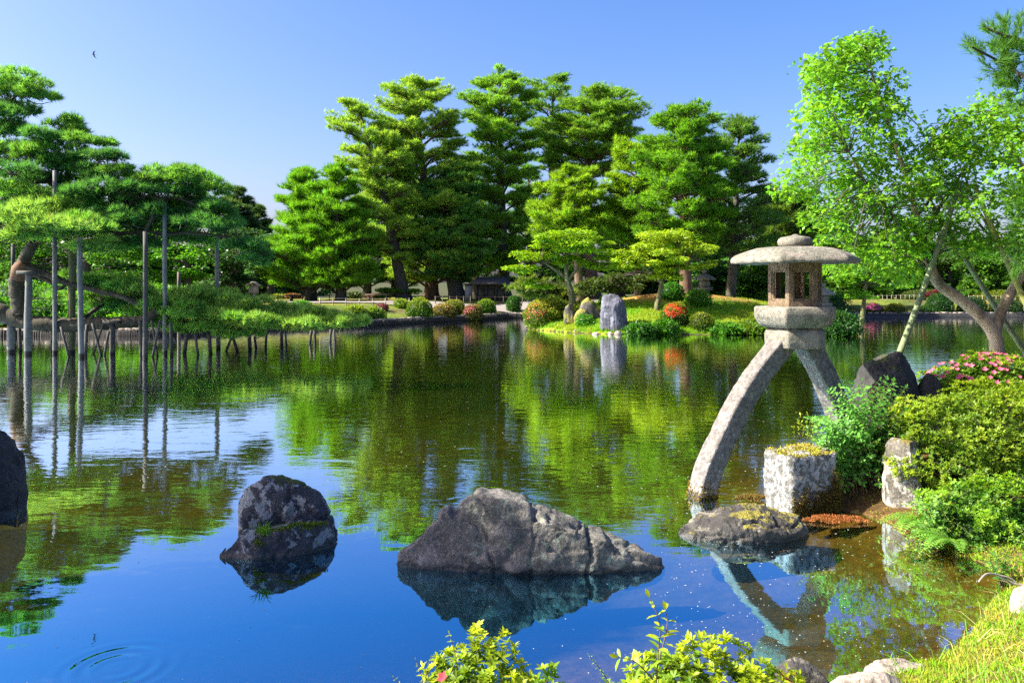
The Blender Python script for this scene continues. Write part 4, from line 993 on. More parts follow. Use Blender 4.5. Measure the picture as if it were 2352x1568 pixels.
# squared stone block
def block_stone():
    rng = np.random.default_rng(9)
    c = np.array(P(1838, 1180, 7.55)); c[2] = 0
    root = thing('stone_block', 'square whitish stone block with a moss top beside the lantern foot', 'stone block', c)
    bm = bmesh.new()
    bmesh.ops.create_cube(bm, size=1.0)
    bmesh.ops.subdivide_edges(bm, edges=bm.edges[:], cuts=22, use_grid_fill=True)
    rz = math.radians(16)
    for v in bm.verts:
        p = v.co.copy()
        q = Vector((p.x * 0.51, p.y * 0.45, p.z * 0.68))
        r = 0.04    # worn arrises
        lim = (0.255 - r, 0.225 - r, 0.34 - r)
        k = Vector([max(-l, min(l, a)) for a, l in zip(q, lim)]); d = q - k
        if d.length > 1e-6: q = k + d.normalized() * min(d.length, r)
        q += q.normalized() * (0.030 * noise.fractal(q * 6 + Vector((3, 1, 2)), 1, 2, 4) + 0.012 * noise.fractal(q * 22, 1, 2, 3))
        q.z += 0.03 * p.x
        v.co = Vector((q.x * math.cos(rz) - q.y * math.sin(rz), q.x * math.sin(rz) + q.y * math.cos(rz), q.z + 0.205))
    me = bpy.data.meshes.new('stone'); bm.to_mesh(me); bm.free()
    for p in me.polygons: p.use_smooth = True
    me.materials.append(M['rock_white'])
    o = bpy.data.objects.new('stone', me); COL.objects.link(o); o.parent = root
    # moss: a thin top layer and a patch climbing the right foot
    mb = MB(); n = 2600
    a = rng.uniform(-0.24, 0.24, n); b = rng.uniform(-0.21, 0.21, n)
    keep = (np.sin(a * 17) + np.sin(b * 21 + 1) + rng.normal(0, 0.8, n)) > -0.7
    a, b = a[keep], b[keep]
    X = c[0] + a * math.cos(rz) - b * math.sin(rz); Yv = c[1] + a * math.sin(rz) + b * math.cos(rz)
    Pn = np.stack((X, Yv, np.full(len(a), 0.538) + 0.03 * a / 0.56 + rng.normal(0, 0.004, len(a))), 1)
    blades(mb, Pn, nrm(np.array([0, 0, 1]) + rng.normal(0, 0.6, (len(a), 3))), 0.03, 0.014, jitter((0.24, 0.22, 0.03), len(a), rng, 0.3, 0.15), rng)
    n = 5200
    a = rng.uniform(-0.255, 0.26, n); z = rng.uniform(-0.02, 0.42, n)
    lim = 0.13 + 0.18 * np.clip((a + 0.05) / 0.3, 0, 1) + 0.05 * np.sin(a * 40)
    keep = z < lim + rng.normal(0, 0.05, n); a, z = a[keep], z[keep]
    b = np.full(len(a), -0.236)
    Pn = np.stack((c[0] + a * math.cos(rz) - b * math.sin(rz), c[1] + a * math.sin(rz) + b * math.cos(rz), z), 1)
    blades(mb, Pn, nrm(np.array([0.2, -0.9, 0.3]) + rng.normal(0, 0.7, (len(a), 3))), 0.028, 0.014, jitter((0.085, 0.062, 0.016), len(a), rng, 0.45, 0.15), rng)
    mb.build('moss', M['moss'], root)
block_stone()

# ------------------------------------------------------------------ the two-legged stone lantern
def hexr(phi, R, p=26.0):
    k = np.arange(6) * math.pi / 3 + math.pi / 6
    c = np.maximum(np.cos(phi[:, None] - k[None]), 0)
    return R * math.cos(math.pi / 6) / (c ** p).sum(1) ** (1 / p)

LX, LY = 3.016, 8.49
VIEW = math.atan2(LX, LY)
def lantern_part(name, rings, root, mat, n=96, p=26.0, smooth=True, rough=0.004, seed=0, rot=None):
    """rings: (radius, z[, roundness]) from the bottom up; six-sided"""
    rot = ROT if rot is None else rot
    phi = np.arange(n) / n * 2 * math.pi
    V = []
    for rg in rings:
        R, z = rg[:2]; rd = rg[2] if len(rg) > 2 else 0.0
        r = hexr(phi, max(R, 1e-4), p) * (1 - rd) + R * 0.95 * rd
        V.append(np.stack((LX + r * np.cos(phi + rot), LY + r * np.sin(phi + rot), np.full(n, z)), 1))
    m = len(rings); V = np.concatenate(V)
    if rough:
        nz = np.array([noise.fractal(Vector(q) * 9 + Vector((seed, 0, 0)), 1, 2, 4) for q in V])
        d = V - np.array([LX, LY, 0]); d[:, 2] = 0; V = V + nrm(d) * (nz * rough)[:, None] + np.array([0, 0, 1]) * (nz * rough * 0.6)[:, None]
    i, j = np.meshgrid(np.arange(m - 1), np.arange(n), indexing='ij'); a = i * n + j; b = i * n + (j + 1) % n
    mb = MB(); mb.add(V, np.stack((a, b, b + n, a + n), -1).reshape(-1, 4))
    for k, fl in ((0, True), (m - 1, False)):
        f = np.arange(n) + k * n
        mb.F.append((f[::-1] if fl else f)[None]); mb.C.append(np.full((1, 3), 0.5))
    o = mb.build(name, M[mat], root, smooth=smooth)
    return o
# the front corner points 12 degrees left of the camera
ROT = math.radians(-90) - VIEW - math.radians(12)
lant = thing('stone_lantern', 'big two legged stone lantern standing in the pond', 'stone lantern', (LX, LY, 0.0))
R0 = 0.685
lantern_part('roof', [(0.20, 2.352), (0.60, 2.336), (0.672, 2.332), (R0, 2.338), (R0 + 0.004, 2.362), (0.68, 2.385), (0.64, 2.413), (0.58, 2.448, .1), (0.50, 2.475, .2), (0.40, 2.494, .35), (0.28, 2.508, .6), (0.12, 2.514, 1)], lant, 'granite', n=150, p=160, rough=0.012, seed=1, smooth=False)
lantern_part('finial', [(0.10, 2.50, 1), (0.155, 2.508, 1), (0.182, 2.535, 1), (0.186, 2.565, 1), (0.176, 2.592, 1), (0.15, 2.612, 1), (0.10, 2.622, 1), (0.045, 2.630, 1), (0.02, 2.642, 1), (0.004, 2.646, 1)], lant, 'granite', n=48, rough=0.008, seed=2)
lantern_part('platform', [(0.30, 1.655), (0.345, 1.664), (0.385, 1.69), (0.415, 1.735), (0.426, 1.762), (0.433, 1.772), (0.434, 1.86), (0.428, 1.874), (0.415, 1.88), (0.2, 1.884)], lant, 'granite', n=120, p=200, rough=0.004, seed=3, smooth=False)
lantern_part('base_stone', [(0.29, 1.44), (0.318, 1.446), (0.325, 1.46), (0.328, 1.59), (0.318, 1.62), (0.296, 1.645), (0.26, 1.658), (0.1, 1.66)], lant, 'granite', n=120, p=120, rough=0.006, seed=4, smooth=False)
def chamber():
    mb = MB(); R = 0.285; z0, z1 = 1.878, 2.345; t = 0.034
    zs = (z0, z0 + 0.085, z0 + 0.36, z1); S = (0.0, 0.2, 0.8, 1.0); S2 = (0.0, 0.15, 0.85, 1.0); zs2 = (z0, z0 + 0.06, z0 + 0.38, z1)
    for f in range(6):
        a0 = ROT + f * math.pi / 3; a1 = a0 + math.pi / 3
        def pt(s, z, inset):
            r = (R - inset)
            A = np.array([math.cos(a0), math.sin(a0)]) * r; B = np.array([math.cos(a1), math.sin(a1)]) * r
            q = A * (1 - s) + B * s; return (LX + q[0], LY + q[1], z)
        def ring_quad(Sa, Za, ia, Sb, Zb, ib):
            o4 = [pt(Sa[0], Za[0], ia), pt(Sa[1], Za[0], ia), pt(Sa[1], Za[1], ia), pt(Sa[0], Za[1], ia)]
            i4 = [pt(Sb[0], Zb[0], ib), pt(Sb[1], Zb[0], ib), pt(Sb[1], Zb[1], ib), pt(Sb[0], Zb[1], ib)]
            mb.add(o4 + i4, [(0, 1, 5, 4), (1, 2, 6, 5), (2, 3, 7, 6), (3, 0, 4, 7)])
        full = ((0, 1), (z0, z1)); rec = ((S2[1], S2[2]), (zs2[1], zs2[2])); opn = ((S[1], S[2]), (zs[1], zs[2]))
        ring_quad(*full, 0, *rec, 0)
        ring_quad(*rec, 0, *rec, 0.014)
        ring_quad(*rec, 0.014, *opn, 0.014)
        ring_quad(*opn, 0.014, *opn, t)
        ring_quad(*opn, t, *full, t)
    # floor stone inside
    V = [(LX + 0.236 * math.cos(ROT + k * math.pi / 3), LY + 0.236 * math.sin(ROT + k * math.pi / 3), z0 + 0.075) for k in range(6)]
    mb.add(V, [(0, 1, 2, 3), (0, 3, 4, 5)])
    return mb.build('light_chamber', M['granite_brown'], lant)
chamber()
def leg(az, pts, wd, name='leg'):
    """az measured from the line of sight towards the camera; pts: (distance out, z)"""
    vx, vy = math.sin(VIEW), math.cos(VIEW); rx, ry = vy, -vx
    u = np.array([-vx * math.cos(az) + rx * math.sin(az), -vy * math.cos(az) + ry * math.sin(az), 0]); s = np.array([-u[1], u[0], 0])
    q = smooth_path(np.array([(d, 0, z) for d, z in pts]), 8); m = len(q)
    T = nrm(np.gradient(q, axis=0)); N = np.stack((T[:, 2], np.zeros(m), -T[:, 0]), 1)     # towards the upper, outer side
    N = np.where((N[:, 0] < 0)[:, None], -N, N)
    W_ = np.interp(np.linspace(0, 1, m), np.linspace(0, 1, len(wd)), wd)
    prof = []
    c = 0.12; k = 7
    for a, b in (((-1, -1)), ((1, -1)), ((1, 1)), ((-1, 1))): prof.append((a, b))
    loop = []
    for e in range(4):
        A = np.array(prof[e], float); B = np.array(prof[(e + 1) % 4], float)
        for t in np.linspace(c / 2, 1 - c / 2, k): loop.append(A * (1 - t) + B * t)
    loop = np.array(loop); nl = len(loop)
    V = np.array([np.array([LX, LY, 0]) + u * q[i, 0] + np.array([0, 0, q[i, 2]]) + s * loop[:, :1] * W_[i] / 2 + (u * N[i, 0] + np.array([0, 0, N[i, 2]])) * loop[:, 1:] * W_[i] / 2 for i in range(m)]).reshape(-1, 3)
    nz = np.array([noise.fractal(Vector(p) * 7, 1, 2, 4) for p in V])
    cen = np.repeat(V.reshape(m, nl, 3).mean(1), nl, 0); V = V + nrm(V - cen) * (nz * 0.007)[:, None]
    i, j = np.meshgrid(np.arange(m - 1), np.arange(nl), indexing='ij'); a = i * nl + j; b = i * nl + (j + 1) % nl
    mb = MB(); mb.add(V, np.stack((a, b, b + nl, a + nl), -1).reshape(-1, 4))
    mb.F.append(np.arange(nl)[None]); mb.C.append(np.full((1, 3), .5)); mb.F.append((np.arange(nl) + (m - 1) * nl)[None]); mb.C.append(np.full((1, 3), .5))
    o = mb.build(name, M['granite_leg'], lant, smooth=False)
    if az < 0:      # moss collar at the water line
        rg = np.random.default_rng(77); k = np.nonzero((V[:, 2] > -0.06) & (V[:, 2] < 0.16))[0]; k = rg.choice(k, 1500)
        nb = np.clip(k + nl * rg.integers(-1, 2, len(k)), 0, len(V) - 1); tt_ = rg.random((len(k), 1))
        Pm = V[k] * (1 - tt_) + V[nb] * tt_; Om = nrm(Pm - cen[k]); keep = Pm[:, 2] < 0.10 + 0.05 * np.sin(k * 0.7) + rg.normal(0, .02, len(k)); Pm, Om = Pm[keep], Om[keep]
        mm = MB(); blades(mm, Pm, nrm(Om + rg.normal(0, .6, Pm.shape)), 0.026, 0.014, jitter((0.17, 0.12, 0.02), len(Pm), rg, .4, .15), rg); mm.build('moss', M['moss'], o)
    return o
leg(math.radians(-45), [(0.10, 1.55), (0.22, 1.44), (0.49, 1.20), (0.78, 0.857), (1.03, 0.477), (1.20, 0.15), (1.32, -0.35)], (0.205, 0.205, 0.205, 0.21, 0.215))
leg(math.radians(135), [(0.10, 1.55), (0.20, 1.42), (0.40, 1.14), (0.58, 0.82), (0.72, 0.45), (0.80, 0.1)], (0.21, 0.21, 0.21, 0.21))

# ------------------------------------------------------------------ the great propped pine on the left
KP = 24.0
def propped_pine():
    rng = np.random.default_rng(301)
    base = P(-70, 812, KP + 1.0); base[2] = -0.1
    root = thing('pine_tree', 'old spreading pine on tall wooden props over the water at the left', 'tree', base)
    def limb(px, r0, r1, name='limb', n=9):
        q = smooth_path(np.array([P(a, b, KP + (c[0] if c else 0)) for a, b, *c in px]), 7)
        q += np.cumsum(rng.normal(0, 0.012, q.shape), 0)
        mb = MB(); tube(mb, q, np.linspace(r0, r1, len(q)) * (1 + rng.normal(0, 0.05, len(q))), n, wob=0.06, rng=rng)
        mb.build(name, M['bark_black'], root, smooth=True); return q
    S = []
    S.append(limb([(-240, 850, 2), (-150, 760, 1), (-60, 700), (0, 712), (50, 728), (110, 738), (170, 742), (230, 740), (290, 738), (340, 733), (372, 712), (420, 700, .5)], 0.30, 0.13, 'trunk', 11))
    S.append(limb([(48, 725), (44, 690), (42, 655), (44, 625), (62, 603), (78, 580), (92, 552), (118, 500, .5), (150, 440, 1), (165, 400, 1), (158, 360, 1)], 0.24, 0.08, 'trunk', 11))
    S.append(limb([(60, 610), (110, 632), (150, 646), (200, 660), (250, 672), (300, 683), (345, 702)], 0.11, 0.06))
    S.append(limb([(70, 628), (120, 650), (140, 668), (165, 655)], 0.07, 0.04))
    S.append(limb([(150, 440, 1), (110, 418, .5), (70, 420), (30, 440), (-30, 470)], 0.10, 0.05))
    S.append(limb([(70, 422), (50, 405), (20, 390), (-20, 300, 1), (10, 250, 1), (40, 215, 1)], 0.08, 0.03))
    S.append(limb([(158, 380, 1), (200, 390, .5), (230, 370), (262, 350)], 0.06, 0.02))
    S.append(limb([(110, 510, .5), (190, 530), (265, 534), (330, 532), (380, 537), (430, 533), (500, 540), (560, 560), (600, 585)], 0.075, 0.03))
    S.append(limb([(330, 532), (345, 500, -.5), (360, 470), (378, 456), (420, 460), (455, 475), (480, 480)], 0.06, 0.02))
    S.append(limb([(378, 456), (350, 455), (335, 450), (300, 460), (270, 470, .5)], 0.045, 0.02))
    S.append(limb([(378, 458), (400, 430), (440, 415), (475, 425)], 0.035, 0.015))
    S.append(limb([(372, 712), (430, 722), (500, 738), (570, 748), (650, 752), (730, 752), (790, 748)], 0.10, 0.03))
    S.append(limb([(180, 742), (240, 700, 1), (290, 690, 1.5), (330, 680, 2)], 0.07, 0.03))
    S = np.concatenate(S)
    D_ = (0.06, 0.17, 0.05); B_ = (0.165, 0.29, 0.07); Mi = (0.11, 0.25, 0.05)
    pads = [  # px, py, half width, half height, dY, colour
        (40, 195, 80, 42, 1, Mi), (-30, 250, 90, 50, 1.5, D_), (85, 222, 40, 18, 1, Mi), (10, 300, 60, 24, 1.5, D_), (-40, 190, 60, 50, 1.5, Mi), (40, 262, 50, 20, 1, D_),
        (170, 290, 52, 26, 1, Mi), (130, 320, 60, 26, .5, D_), (215, 330, 52, 28, .5, Mi), (250, 365, 46, 24, 0, D_), (160, 370, 70, 24, 1, D_), (90, 360, 60, 30, .5, Mi), (275, 400, 34, 20, 0, Mi), (210, 400, 60, 24, .5, D_),
        (30, 395, 70, 34, 0, D_), (-30, 360, 60, 40, .5, Mi), (60, 440, 80, 28, 0, Mi), (150, 450, 70, 26, 0, D_), (240, 440, 70, 28, 0, D_), (300, 455, 50, 24, .5, D_), (10, 480, 60, 30, 0, D_),
        (85, 500, 90, 36, -1.2, B_), (150, 530, 80, 36, -1.2, B_), (50, 545, 60, 26, -1.2, B_), (215, 520, 70, 34, -.6, Mi), (200, 565, 60, 26, -1, B_), (110, 470, 70, 26, -.6, B_), (270, 500, 60, 30, 0, D_), (255, 565, 50, 22, 0, Mi),
        (400, 400, 70, 20, 0, Mi), (350, 415, 50, 22, 0, Mi), (455, 412, 50, 20, .3, Mi), (330, 440, 50, 20, 0, D_), (490, 440, 40, 18, .3, Mi), (420, 440, 60, 14, .5, D_), (500, 480, 44, 18, 0, D_), (350, 490, 50, 22, 0, D_), (480, 510, 56, 26, 0, D_), (520, 520, 40, 22, 0, D_), (300, 520, 50, 20, .5, D_), (560, 570, 46, 22, 0, D_), (590, 600, 30, 16, 0, D_),
        (330, 478, 60, 22, 1.2, D_), (420, 475, 56, 20, 1.2, Mi), (250, 478, 60, 24, 1.0, Mi), (150, 488, 60, 24, 1.2, D_), (460, 470, 44, 16, .8, D_), (30, 440, 60, 26, 1, Mi), (200, 470, 50, 22, 1.4, D_), (390, 520, 50, 18, 1, Mi), (440, 555, 50, 18, .8, Mi), (340, 560, 40, 16, .5, D_), (420, 500, 40, 18, .5, D_), (60, 345, 60, 24, 1, D_), (130, 410, 70, 20, 1.2, D_), (285, 430, 40, 20, .8, D_),
        (260, 655, 70, 20, .8, Mi), (320, 670, 60, 22, .8, B_), (200, 640, 50, 18, 1, Mi), (230, 700, 60, 22, 1.5, Mi), (300, 705, 60, 20, 1.5, D_),
        (420, 684, 56, 26, .3, B_), (390, 712, 60, 28, 0, Mi), (475, 682, 58, 26, .8, B_), (455, 720, 60, 30, -.3, Mi), (535, 698, 58, 26, .5, B_), (515, 732, 60, 30, -.3, B_), (595, 708, 58, 25, .5, B_), (578, 742, 60, 26, -.3, Mi), (655, 722, 58, 22, .5, B_), (640, 748, 56, 20, -.2, B_), (715, 728, 54, 20, .4, B_), (705, 748, 54, 17, -.2, B_), (770, 733, 48, 17, .2, B_), (808, 742, 34, 10, 0, B_), (755, 748, 44, 12, 0, B_), (345, 690, 50, 22, .6, B_), (610, 730, 60, 24, -.2, B_), (680, 738, 56, 20, .1, B_),
        (430, 752, 50, 22, 0, Mi), (490, 760, 44, 20, -.4, Mi), (555, 766, 40, 16, -.4, Mi), (385, 745, 40, 20, .3, Mi), (330, 715, 50, 18, 1, Mi), (280, 655, 60, 18, 1.2, B_), (150, 690, 60, 18, 2, Mi), (215, 675, 60, 18, 1.5, Mi)]
    cr = MB(); tw = MB()
    for (x, y, hw_, hh_, dy, c_) in pads:
        c = P(x, y, KP + dy); k = (KP + dy) / F
        a, h = hw_ * k, hh_ * k
        for s_ in range(8):
            q = c + np.array([rng.uniform(-.75, .75) * a, rng.uniform(-.8, .8) * a * 0.8, rng.uniform(-.55, .6) * h])
            r = a * rng.uniform(0.34, 0.5)
            d = np.linalg.norm(S - q, axis=1); s0 = S[int(np.argmin(d))]
            md = (s0 + q) / 2 + rng.normal(0, 0.12, 3)
            tube(tw, smooth_path([s0, md, q - np.array([0, 0, .1])], 3), np.linspace(0.022, 0.008, 7), 4, cap=False)
            pad_tufts(cr, q, (r, r, max(r * 0.38, h * 0.3)), int(34 + 200 * r * r), 11, 0.2, 0.02, np.asarray(c_) * math.exp(rng.normal(0, 0.1)), rng, top=-0.4, spread=0.5, up=0.75, tip=np.asarray(c_) * 1.5)
    tw.build('twigs', M['bark_dark'], root)
    cr.build('crown', M['needle'], root)
    # straw wrapping on the bend of the trunk
    mb = MB(); tube(mb, np.array([P(40, 645, KP), P(44, 618, KP), P(58, 604, KP)]), [0.215, 0.21, 0.19], 12); mb.build('straw_wrap', M['rope'], root)
propped_pine()

def prop(label, xt, yt, xb, yb, wpx, mat, group='wooden props holding up the old pine', name='support_pole', dY=None, cat='support pole', cap=None):
    Y = at_water(xb, yb)[1] if dY is None else KP + dY
    rng = np.random.default_rng(int(xb * 7 + yb))
    b = P(xb, yb, Y); b[2] = 0; t = P(xt, yt, Y)
    root = thing(name, label, cat, b, group)
    mb = MB(); r = wpx / 2 / F * Y
    q = np.linspace(0, 1, 9)[:, None]; pts = (b - (t - b) / np.linalg.norm(t - b) * 1.0) * (1 - q) + t * q
    pts[1:-1] += rng.normal(0, r * 0.06, (7, 3))
    tube(mb, pts, np.linspace(r * 1.05, r * 0.93, 9), 12, wob=0.02, rng=rng)
    mb.build('post', M[mat], root, smooth=True)
    if cap:
        mb = MB(); box(mb, t + np.array([0, 0, .03]), (r * 5.5, r * 3, r * 1.0)); mb.build('crosspiece', M['wood_dark'], root)
    return root
prop('tall dark prop rising past the thick trunk at the left edge', 30, 560, 32, 800, 9, 'wood_dark')
prop('short stout pale prop under the lying trunk at the left edge', 25, 742, 25, 802, 16, 'wood_grey', dY=0.0, cap=True)
prop('thick pale grey prop under the upright bent trunk, with a crosspiece', 66, 628, 64, 806, 16, 'wood_grey', dY=-0.5, cap=True)
prop('tall thin greenish grey prop reaching up through the needles', 126, 392, 126, 812, 10, 'wood_grey')
prop('thick mossy olive green prop, the only green one', 166, 556, 164, 810, 16, 'wood_moss')
prop('bright weathered grey prop just right of the mossy one', 183, 545, 187, 820, 12, 'wood_grey')
prop('dark tall prop behind the lying trunk with a leaning top branch', 334, 532, 334, 822, 11, 'wood_dark')
prop('tall grey prop under the flat middle crown of the old pine', 378, 466, 379, 812, 10, 'wood_grey')
prop('grey prop at the right end of the long level branch', 498, 542, 501, 802, 10, 'wood_grey')
prop('short square post standing behind the low spur of the old pine', 411, 624, 411, 690, 8, 'wood_brown', dY=6.0)
prop('stout short prop under the lying trunk between crossed props', 258, 742, 258, 818, 13, 'wood_dark', dY=-.5, cap=True)
short = [(120, 745, 120, 808, 7), (-8, 720, -6, 800, 11), (45, 745, 47, 806, 8), (240, 735, 215, 812, 5), (212, 742, 232, 815, 6), (250, 760, 240, 815, 6), (140, 750, 158, 820, 6), (200, 745, 196, 815, 8),
         (322, 735, 325, 815, 9), (348, 735, 362, 818, 5), (368, 735, 350, 820, 6), (392, 740, 394, 816, 8), (430, 760, 424, 812, 9), (448, 765, 455, 815, 6), (480, 765, 483, 812, 9), (532, 772, 520, 806, 6), (534, 772, 545, 806, 7), (572, 770, 574, 804, 9), (585, 772, 588, 800, 6),
         (612, 765, 610, 798, 6), (646, 760, 647, 796, 8), (655, 762, 658, 793, 5), (715, 758, 712, 788, 7), (722, 758, 724, 789, 6), (760, 756, 758, 787, 6), (767, 756, 770, 786, 5)]
for i, (xt, yt, xb, yb, w_) in enumerate(short):
    prop('short dark prop standing in the water beneath the low boughs of the old pine', xt, yt, xb, yb, w_, 'wood_dark', group='short dark props under the low boughs')

# ------------------------------------------------------------------ pale trunked maple with bamboo props, right bank
def near_maple():
    rng = np.random.default_rng(401); Y = 10.0
    base = on_ground(2296, Y)
    root = thing('maple_tree', 'maple with a bent pale trunk and fresh green leaves on the right bank', 'tree', base)
    def limb(mb, px, r0, r1, n=10):
        q = np.array([P(a, b, Y + (c[0] if c else 0)) for a, b, *c in px]); q = smooth_path(q, 6)
        tube(mb, q, np.linspace(r0, r1, len(q)), n, wob=0.03, rng=rng); return q
    S = []; mb = MB()
    bz = 647 + (2.14 - base[2] + 0.1) / Y * F
    S.append(limb(mb, [(2298, bz), (2295, 860), (2290, 805), (2284, 770), (2262, 737), (2225, 702), (2188, 676), (2155, 650), (2140, 620), (2132, 592)], 0.095, 0.055, 14))
    tube(mb, smooth_path([P(2284, 772, Y), P(2298, 720, Y), P(2322, 672, Y), P(2352, 628, Y), P(2400, 600, Y)], 5), np.linspace(0.07, 0.05, 21), 10)
    mb.build('trunk', M['bark_pale'], root, smooth=True)
    for px, r0, r1 in (([(2132, 600), (2118, 560), (2104, 500), (2092, 440), (2072, 380), (2046, 300), (2015, 210), (1990, 130), (1984, 105)], 0.045, 0.008),
                       ([(2130, 600), (2095, 560), (2070, 520), (2030, 470, -.3), (1990, 420, -.5), (1950, 350, -.6)], 0.028, 0.008),
                       ([(2128, 610), (2060, 575, .3), (1985, 550, .4), (1930, 500, .5), (1880, 450, .6)], 0.024, 0.007),
                       ([(2118, 560), (2150, 490, .3), (2190, 430, .4), (2235, 350, .5), (2280, 280, .5)], 0.026, 0.007),
                       ([(2400, 600), (2345, 610), (2290, 560, .5), (2270, 520, .4), (2240, 470, .3), (2215, 400, .2)], 0.035, 0.01),
                       ([(2400, 600), (2400, 520), (2370, 430), (2330, 340), (2310, 260)], 0.04, 0.01),
                       ([(2290, 560, .5), (2240, 500, .5), (2220, 430, .8), (2240, 330, .8)], 0.02, 0.008),
                       ([(2104, 500), (2150, 430), (2140, 350), (2110, 290)], 0.02, 0.006)):
        mb = MB(); S.append(limb(mb, px, r0, r1, 7)); mb.build('branch', M['bark_green'] if r0 < 0.03 else M['bark_pale'], root, smooth=True)
    S = np.concatenate(S[:1][0][None][:, -6:].reshape(-1, 3)[None].tolist() + [s.tolist() for s in S[1:]])
    blobs = [(1958, 140, 45, 36), (1925, 205, 60, 50), (1992, 205, 66, 50), (1890, 300, 44, 46), (1975, 285, 80, 50), (2040, 270, 36, 50), (1870, 365, 56, 44), (1950, 370, 80, 48), (2035, 350, 46, 44), (1848, 425, 44, 36), (1925, 440, 78, 44), (2015, 430, 60, 44), (1985, 485, 60, 32),
             (1900, 490, 50, 28), (2085, 430, 44, 38), (2130, 360, 46, 34), (2180, 310, 50, 40), (2245, 290, 56, 38), (2290, 255, 46, 44), (2205, 375, 56, 38), (2285, 350, 50, 46), (2150, 445, 50, 32), (2105, 505, 46, 26), (2240, 460, 46, 34), (2320, 430, 46, 50), (2350, 520, 46, 50),
             (2180, 515, 36, 26), (2050, 540, 46, 22), (1960, 545, 50, 22), (1900, 250, 36, 34), (2330, 300, 40, 40), (2120, 570, 40, 18), (2225, 560, 36, 20), (1985, 110, 20, 24), (1930, 600, 50, 24), (2010, 600, 50, 24), (2070, 620, 30, 20), (1880, 160, 14, 16), (1905, 180, 24, 20)]
    cr = MB(); tw = MB()
    for x, y, hw_, hh_ in blobs:
        for k in range(8):
            yy = Y + rng.normal(0, 0.45)
            c = P(x + rng.uniform(-.9, .9) * hw_, y + rng.uniform(-.9, .9) * hh_, yy)
            s0 = S[int(np.argmin(np.linalg.norm(S - c, axis=1)))]
            tube(tw, smooth_path([s0, (s0 + c) / 2 + np.array([0, 0, 0.06]), c], 3), np.linspace(0.008, 0.003, 7), 4, cap=False)
            leaf_cloud(cr, c, np.array([0.27, 0.27, 0.19]) * rng.uniform(0.7, 1.2), 50, 0.066, 0.029, np.asarray((0.13, 0.29, 0.02)) * math.exp(rng.normal(0, 0.14)), rng, star=True, horiz=0.5, droop=0.35)
    tw.build('twigs', M['bark_dark'], root)
    cr.build('crown', M['leaf'], root)
    for x, y in ((2138, 588), (2130, 570)):
        mb = MB(); tube(mb, np.array([P(x + 2, y + 14, Y), P(x - 3, y - 14, Y)]), [0.085, 0.08], 10); mb.build('binding', M['black_tie'], root)
near_maple()
def bamboo(label, p0, Y0, p1, Y1, r, mat, mats=None):
    A = P(*p0, Y0); B = P(*p1, Y1)
    root = thing('bamboo_prop', label, 'bamboo prop', A, 'bamboo props of the maple on the right bank')
    L_ = np.linalg.norm(B - A); n = int(L_ / 0.03); mb = MB()
    t = np.linspace(0, 1, n); s = t * L_
    rad = r * (1.06 - 0.3 * t) * (1 + 0.13 * np.exp(-(((s + 0.1) % 0.36 - 0.18) / 0.012) ** 2))
    pts = A * (1 - t)[:, None] + B * t[:, None] + np.array([0, 0, 1]) * (np.sin(t * math.pi) * -0.03)[:, None]
    tube(mb, pts, rad, 12); mb.build('cane', M[mat], root, smooth=True)
bamboo('green bamboo prop slanting up from the tall black stone', (2066, 812), 9.4, (2206, 420), 9.8, 0.036, 'bamboo')
bamboo('dark olive bamboo prop crossing behind the bent trunk', (2375, 840), 10.6, (2140, 470), 10.3, 0.036, 'bamboo')
bamboo('yellow green bamboo prop at the right edge crossing the forked branch', (2390, 770), 9.3, (2240, 430), 9.6, 0.034, 'bamboo_yellow')

def edge_pine():
    rng = np.random.default_rng(402); Y = 9.0
    base = on_ground(2560, Y)
    root = thing('pine_tree', 'long needled pine bough reaching in at the top right corner', 'tree', base)
    tr = MB(); q = smooth_path([base, P(2560, 700, Y), P(2540, 400, Y), P(2520, 100, Y), P(2530, -100, Y)], 5)
    tube(tr, q, np.linspace(0.16, 0.07, len(q)), 10)
    S = []
    for px in ([(2530, 260), (2440, 230), (2370, 190), (2310, 150), (2235, 110)], [(2525, 160), (2440, 130), (2370, 100), (2300, 80), (2260, 60)], [(2535, 330), (2450, 290), (2390, 260), (2345, 240)], [(2540, 480), (2450, 470), (2380, 480), (2340, 500)]):
        l = smooth_path(np.array([P(a, b, Y + rng.normal(0, .15)) for a, b in px]), 5); tube(tr, l, np.linspace(0.035, 0.01, len(l)), 6, cap=False); S.append(l)
    tr.build('trunk', M['bark_dark'], root, smooth=True)
    S = np.concatenate(S); cr = MB()
    for x, y, hw_, hh_, n in ((2240, 112, 22, 14, 9), (2275, 120, 30, 16, 14), (2310, 125, 36, 26, 26), (2340, 165, 40, 36, 34), (2340, 80, 44, 34, 34), (2290, 70, 26, 14, 10), (2370, 120, 40, 60, 40), (2355, 225, 36, 36, 30), (2300, 165, 34, 16, 16), (2380, 480, 50, 30, 34), (2345, 500, 34, 36, 26), (2350, 580, 30, 40, 22), (2350, 440, 30, 20, 16)):
        for k in range(n):
            c = P(x + rng.uniform(-1, 1) * hw_, y + rng.uniform(-1, 1) * hh_, Y + rng.normal(0, 0.15))
            s0 = S[int(np.argmin(np.linalg.norm(S - c, axis=1)))]
            ax = nrm((c - s0 + np.array([-0.05, 0, 0.16]))[None])[0]
            m = 46; t = rng.uniform(0, 1, m)[:, None]
            D = nrm(ax * 0.8 + rng.normal(0, 0.42, (m, 3)))
            blades(cr, c + ax * 0.14 * (t - .4), D, 0.11 * rng.uniform(.7, 1.2, m), 0.007, jitter((0.075, 0.19, 0.03), m, rng, 0.15), rng)
    cr.build('crown', M['needle'], root)
edge_pine()
